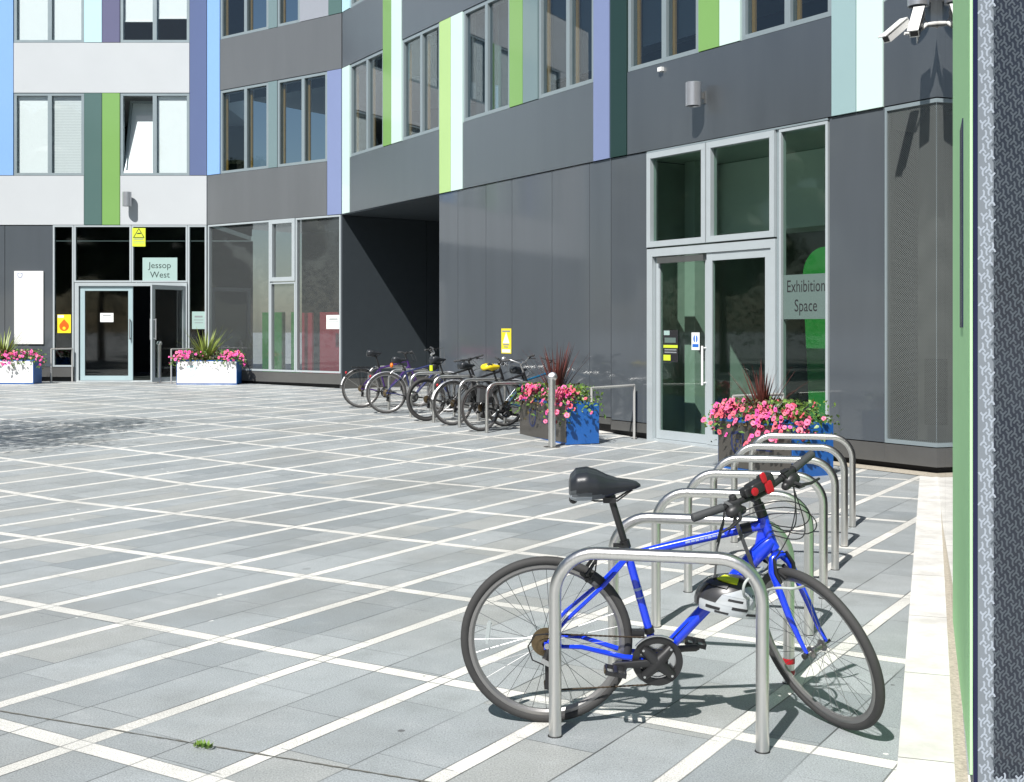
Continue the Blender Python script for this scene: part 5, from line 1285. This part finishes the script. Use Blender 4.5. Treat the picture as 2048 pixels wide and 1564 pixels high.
    if rack:
        rk = MB()
        for s in (-1, 1):
            rk.tube([RH + Vector((0, s * .07, .02)), RH + Vector((-.04, s * .07, R + .03))], .005, 6); rk.tube([RH + Vector((.01, s * .07, .02)), RH + Vector((.10, s * .07, R + .03))], .005, 6)
            rk.tube([RH + Vector((-.18, s * .06, R + .035)), RH + Vector((.16, s * .06, R + .035)), RH + Vector((.24, s * .02, R + .02))], .006, 6)
        for xx in (-.17, -.08, .0, .08): rk.tube([RH + Vector((xx, -.06, R + .035)), RH + Vector((xx, .06, R + .035))], .005, 6)
        part(rk, 'luggage_rack', 'black_paint')
    if not detail:
        q = MB(); L1 = SX @ (bp[4] + Vector((.03, 0, -.02))); hd_ = on(htb + .08)
        for dx_ in (.10, .16): q.tube([L1, L1 + Vector((dx_, -.05, .02)), hd_ + Vector((dx_, .0, .05)), hd_ + Vector((.02, 0, 0))], .0035, 5)
        part(q, 'cables', 'plastic')
    if extra: extra(part, dict(sax=sax, saz=saz, bc=bc, SX=SX, RH=RH, R=R, on=on, ST=ST, so=so, hbo=hbo, t0=t0, t1=t1, BB=BB, FH=FH))
    return t

blue = bicycle('blue bicycle with a black saddle and sharply turned front wheel on the nearest stand', (.1393, 4.9153, 0), -.0346, .1171, -1.0597, wb=1.0921, off=.053, htb=.7279, htt=.8574, stx=.3119, stz=.7438, sax=.2191, saz=1.0093, bary=.977, stem=.0524, barw=.6193, detail=True, cs=.4455, drop=.0659, group=None, crank_a=3.20)
gb = 'bicycles parked in the far row of stands'
def ex_bag(part, q):
    b = MB(); b.ell((q['sax'] - .06, 0, q['saz'] - .13), (.06, .05, .075), None, 12, 8); part(b, 'saddle_bag', 'plastic')
    b = MB(); b.box((q['sax'] - .122, -.01, q['saz'] - .16), (.02, .07, .09)); part(b, 'bag_patch', 'hivis', None, False)
def ex_orange(part, q):
    b = MB(); b.ell((q['sax'] - .13, -.02, q['saz'] - .12), (.03, .035, .045), None, 10, 6); part(b, 'rear_lamp', 'orange_plastic')
def ex_yellow(part, q):
    b = MB(); rings = []
    for x, hw, zt, zb in ((-.15, .04, -.02, -.05), (-.135, .085, .02, -.075), (-.07, .098, .034, -.085), (0, .082, .026, -.085), (.07, .05, .012, -.07), (.13, .038, .004, -.055), (.158, .016, -.014, -.036)):
        rings.append([(q['sax'] + x, hw * math.cos(a), q['saz'] + (zt + zb) / 2 + (zt - zb) / 2 * math.sin(a)) for a in [2 * math.pi * k / 14 for k in range(14)]])
    b.loft(rings); part(b, 'saddle_cover', 'yellow_cover', q['so'], True, 70)
    for s, m_ in ((-1, 'strap'), (1, 'plastic')):
        b = MB(); b.box((-.0, s * .12, .52), (.22, .08, .20), Matrix.Rotation(.1, 3, 'Y')); b.box((-.0, s * .161, .50), (.12, .006, .10), Matrix.Rotation(.1, 3, 'Y')); part(b, 'pannier', m_, None, False)
def ex_child(part, q):
    b = MB(); b.ell(q['SX'] @ (q['bc'] + Vector((.05, .06, .03))), (.04, .03, .04), None, 10, 7); part(b, 'front_lamp', 'silver_paint', q['hbo'])
def rb(px_, py, *a, **k):
    p = G(px_, py); return bicycle(a[0], p, a[1], a[2], a[3], gb, **k)
rb(722, 815.5, 'purple bicycle nearest the passage, with white tipped mudguards', .26, .05, .25, paint='purple_paint', guards='black_paint', saz=1.0, rack=True)
rb(773, 827, 'navy bicycle with silver mudguards and silver raised handlebar', .20, -.04, -.30, paint='navy_paint', guards='silver_paint', bar='riser', saz=.93, stemmat='alloy', extra=ex_orange, bary=1.02)
rb(853, 842, 'black bicycle with a lime patch on its saddle bag', .52, -.05, .4, paint='black_paint', guards='fat', saz=1.0, tyre_r=.026, extra=ex_bag)
rb(905, 851, 'black bicycle with a pale mudguard tip and luggage rack', .50, .04, -.35, paint='black_paint', guards='silver_paint', rack=True, saz=.95, extra=ex_child)
rb(962, 862.5, 'dark bicycle with a yellow saddle cover and dark pannier', .62, -.06, .3, paint='black_paint', guards=None, rack=True, saz=.97, bar='riser', extra=ex_yellow, stemmat='alloy', bary=1.0)
rb(1010, 853, 'teal bicycle half hidden behind the pink flowers', .55, .05, -.2, paint='teal_paint', guards='black_paint', saz=.90, bary=1.0)

# ---------------------------------------------------------------- helmet hanging from the bar, cable lock
def at(px_, py, y): return Vector(((px_ - CX) / FPX * y, y, EYE + (HOR - py) / FPX * y))
hc = at(1462, 1199, 4.74); hl = thing('cycle_helmet', 'silver and black cycle helmet with lime patches, hanging from the handlebar', 'helmet', hc)
A_, B_, C_ = .138, .100, .105
RH_ = Matrix.Rotation(-.10, 3, 'Z') @ Matrix.Rotation(.18, 3, 'Y')
def hp_(lo, la, k=1.0):                               # lo: round the rim, la: 0 rim .. 90 crown
    v = Vector((A_ * math.cos(la) * math.cos(lo), B_ * math.cos(la) * math.sin(lo), C_ * math.sin(la))) * k
    v.x += .018 * math.sin(la); return RH_ @ v
def hpatch(lo0, lo1, la0, la1, k0, k1, name, m, par, nlo=8, nla=6, taper=0.0):
    mb = MB(); vs = []
    for k in (k1, k0):
        for j in range(nla + 1):
            for i in range(nlo + 1):
                fl_ = j / nla; w_ = 1 - taper * abs(i / nlo * 2 - 1) * 0
                lo = (lo0 + lo1) / 2 + (lo1 - lo0) * (i / nlo - .5) * (1 - taper * fl_); vs.append(hp_(lo, la0 + (la1 - la0) * fl_, k))
    n1 = nlo + 1; o_ = n1 * (nla + 1); fs = []
    for j in range(nla):
        for i in range(nlo):
            a = j * n1 + i; fs += [(a, a + 1, a + n1 + 1, a + n1), (o_ + a, o_ + a + n1, o_ + a + n1 + 1, o_ + a + 1)]
    for i in range(nlo): fs += [(i, o_ + i, o_ + i + 1, i + 1), (nla * n1 + i, nla * n1 + i + 1, o_ + nla * n1 + i + 1, o_ + nla * n1 + i)]
    for j in range(nla): fs += [(j * n1, (j + 1) * n1, o_ + (j + 1) * n1, o_ + j * n1), (j * n1 + nlo, o_ + j * n1 + nlo, o_ + (j + 1) * n1 + nlo, (j + 1) * n1 + nlo)]
    mb.add(vs, fs); return mb.build(name, M[m], par, True, False, 50)
r = rad
sh = MB(); vs = []; NU, NV_ = 36, 12
for j in range(NV_ + 1):
    for i in range(NU): vs.append(hp_(2 * math.pi * i / NU, -.42 + (math.pi / 2 + .42) * j / NV_, .955))
sh.add(vs, [(j * NU + i, j * NU + (i + 1) % NU, (j + 1) * NU + (i + 1) % NU, (j + 1) * NU + i) for j in range(NV_) for i in range(NU)])
sho = sh.build('shell', M['helmet_black'], hl, True, False, 60)
# the side towards the camera is longitude -90
hpatch(r(-152), r(-8), r(-26), r(-4), .95, 1.01, 'lower_shell', 'helmet_silver', sho, 14, 4)
hpatch(r(-118), r(-4), r(-3.9), r(16), .95, 1.02, 'side_shell', 'helmet_silver', sho, 14, 4, .1)
hpatch(r(-112), r(6), r(16.1), r(44), .95, 1.035, 'upper_shell', 'helmet_silver', sho, 12, 5, .7)
for a_, b_, c_, d_ in ((-134, -108, -17, -11), (-90, -64, -10, -4), (-54, -30, 3, 9), (-116, -92, -23, -19), (-62, -40, -19, -14), (-100, -76, 6, 11)): hpatch(r(a_), r(b_), r(c_), r(d_), .97, 1.025, 'vent_slot', 'ink', sho, 5, 2)
hpatch(r(-150), r(-95), r(46), r(62), .95, 1.03, 'lime_patch', 'hivis', sho, 8, 3)
hpatch(r(-40), r(-12), r(38), r(54), .95, 1.035, 'lime_star', 'hivis', sho, 6, 3, .8)
hpatch(r(150), r(200), r(-20), r(50), .95, 1.02, 'rear_cover', 'helmet_black', sho, 6, 6)
hpatch(r(-165), r(-110), r(30), r(40), .95, 1.035, 'rib', 'helmet_black', sho, 8, 2); hpatch(r(-95), r(-30), r(58), r(66), .95, 1.04, 'rib', 'helmet_black', sho, 8, 2)
def hlet(x, y, c=0):
    lo = r(-62) + x / A_ * 1.05; la = r(22) + y / C_; return hp_(lo, la, 1.036)
cu = letters('VULPINA', lambda x, y, c=0: hlet(x, y), .013, 'ink', None, sx=1.5); cu.parent = sho; cu.location = (0, 0, 0)
st = MB()
def tape(pts, w0, m_=st, th=.002, side=Vector((1, 0, .25))):
    pts = [Vector(p) - hc for p in pts]; s_ = side.normalized(); rings = [[p - s_ * w0, p + s_ * w0, p + s_ * w0 + Vector((0, th, 0)), p - s_ * w0 + Vector((0, th, 0))] for p in pts]; m_.loft(rings)
tape([at(1450, 1003, 4.66), at(1461, 1010, 4.645), at(1478, 1060, 4.66), at(1497, 1110, 4.68), at(1512, 1150, 4.71)], .0075)
st.build('strap', M['strap'], hl, False, False)
st = MB(); tape([at(1451, 1004, 4.70), at(1446, 1050, 4.73), at(1434, 1100, 4.74), at(1432, 1128, 4.74), at(1430, 1152, 4.74)], .0045, st); tape([at(1450, 1030, 4.71), at(1440, 1060, 4.72), at(1434, 1085, 4.73)], .003, st)
st.build('strap', M['strap'], hl, False, False)
lk = thing('cable_lock', 'grey coiled cable lock tying the blue bicycle to the nearest stand', 'bicycle lock', at(1525, 1160, 4.70)); q = MB(); pts = []
coil = at(1518, 1128, 4.84)
for k in range(60):
    t_ = k / 59 * 2 * math.pi * 2.6; pts.append(coil + Vector((math.cos(t_) * .036 + k * .0002, (k / 59 - .5) * .07, math.sin(t_) * .034)))
ring = [at(1525, 1135, 4.70), at(1505, 1150, 4.585), at(1489, 1168, 4.555), at(1488, 1190, 4.575), at(1500, 1196, 4.66), at(1530, 1182, 4.72), at(1555, 1176, 4.66), at(1585, 1177, 4.63), at(1608, 1172, 4.70), at(1622, 1164, 4.80), at(1608, 1150, 4.90), at(1575, 1135, 4.90), at(1545, 1128, 4.86)]
def smooth_path(p, n=6):
    out = []
    for i in range(len(p) - 1):
        a, b, c, d = p[max(i - 1, 0)], p[i], p[i + 1], p[min(i + 2, len(p) - 1)]
        for k in range(n):
            t_ = k / n; out.append(.5 * ((2 * b) + (c - a) * t_ + (2 * a - 5 * b + 4 * c - d) * t_ ** 2 + (3 * b - a - 3 * c + d) * t_ ** 3))
    return out + [p[-1]]
q.tube(pts, .0055, 8); q.tube(smooth_path([pts[-1]] + ring), .0055, 8)
q.build('cable', M['cable_grey'], lk, True)
q = MB(); q.tube([at(1546, 1127, 4.88), at(1530, 1120, 4.83)], .011, 12); q.build('lock_barrel', M['plastic'], lk, True)
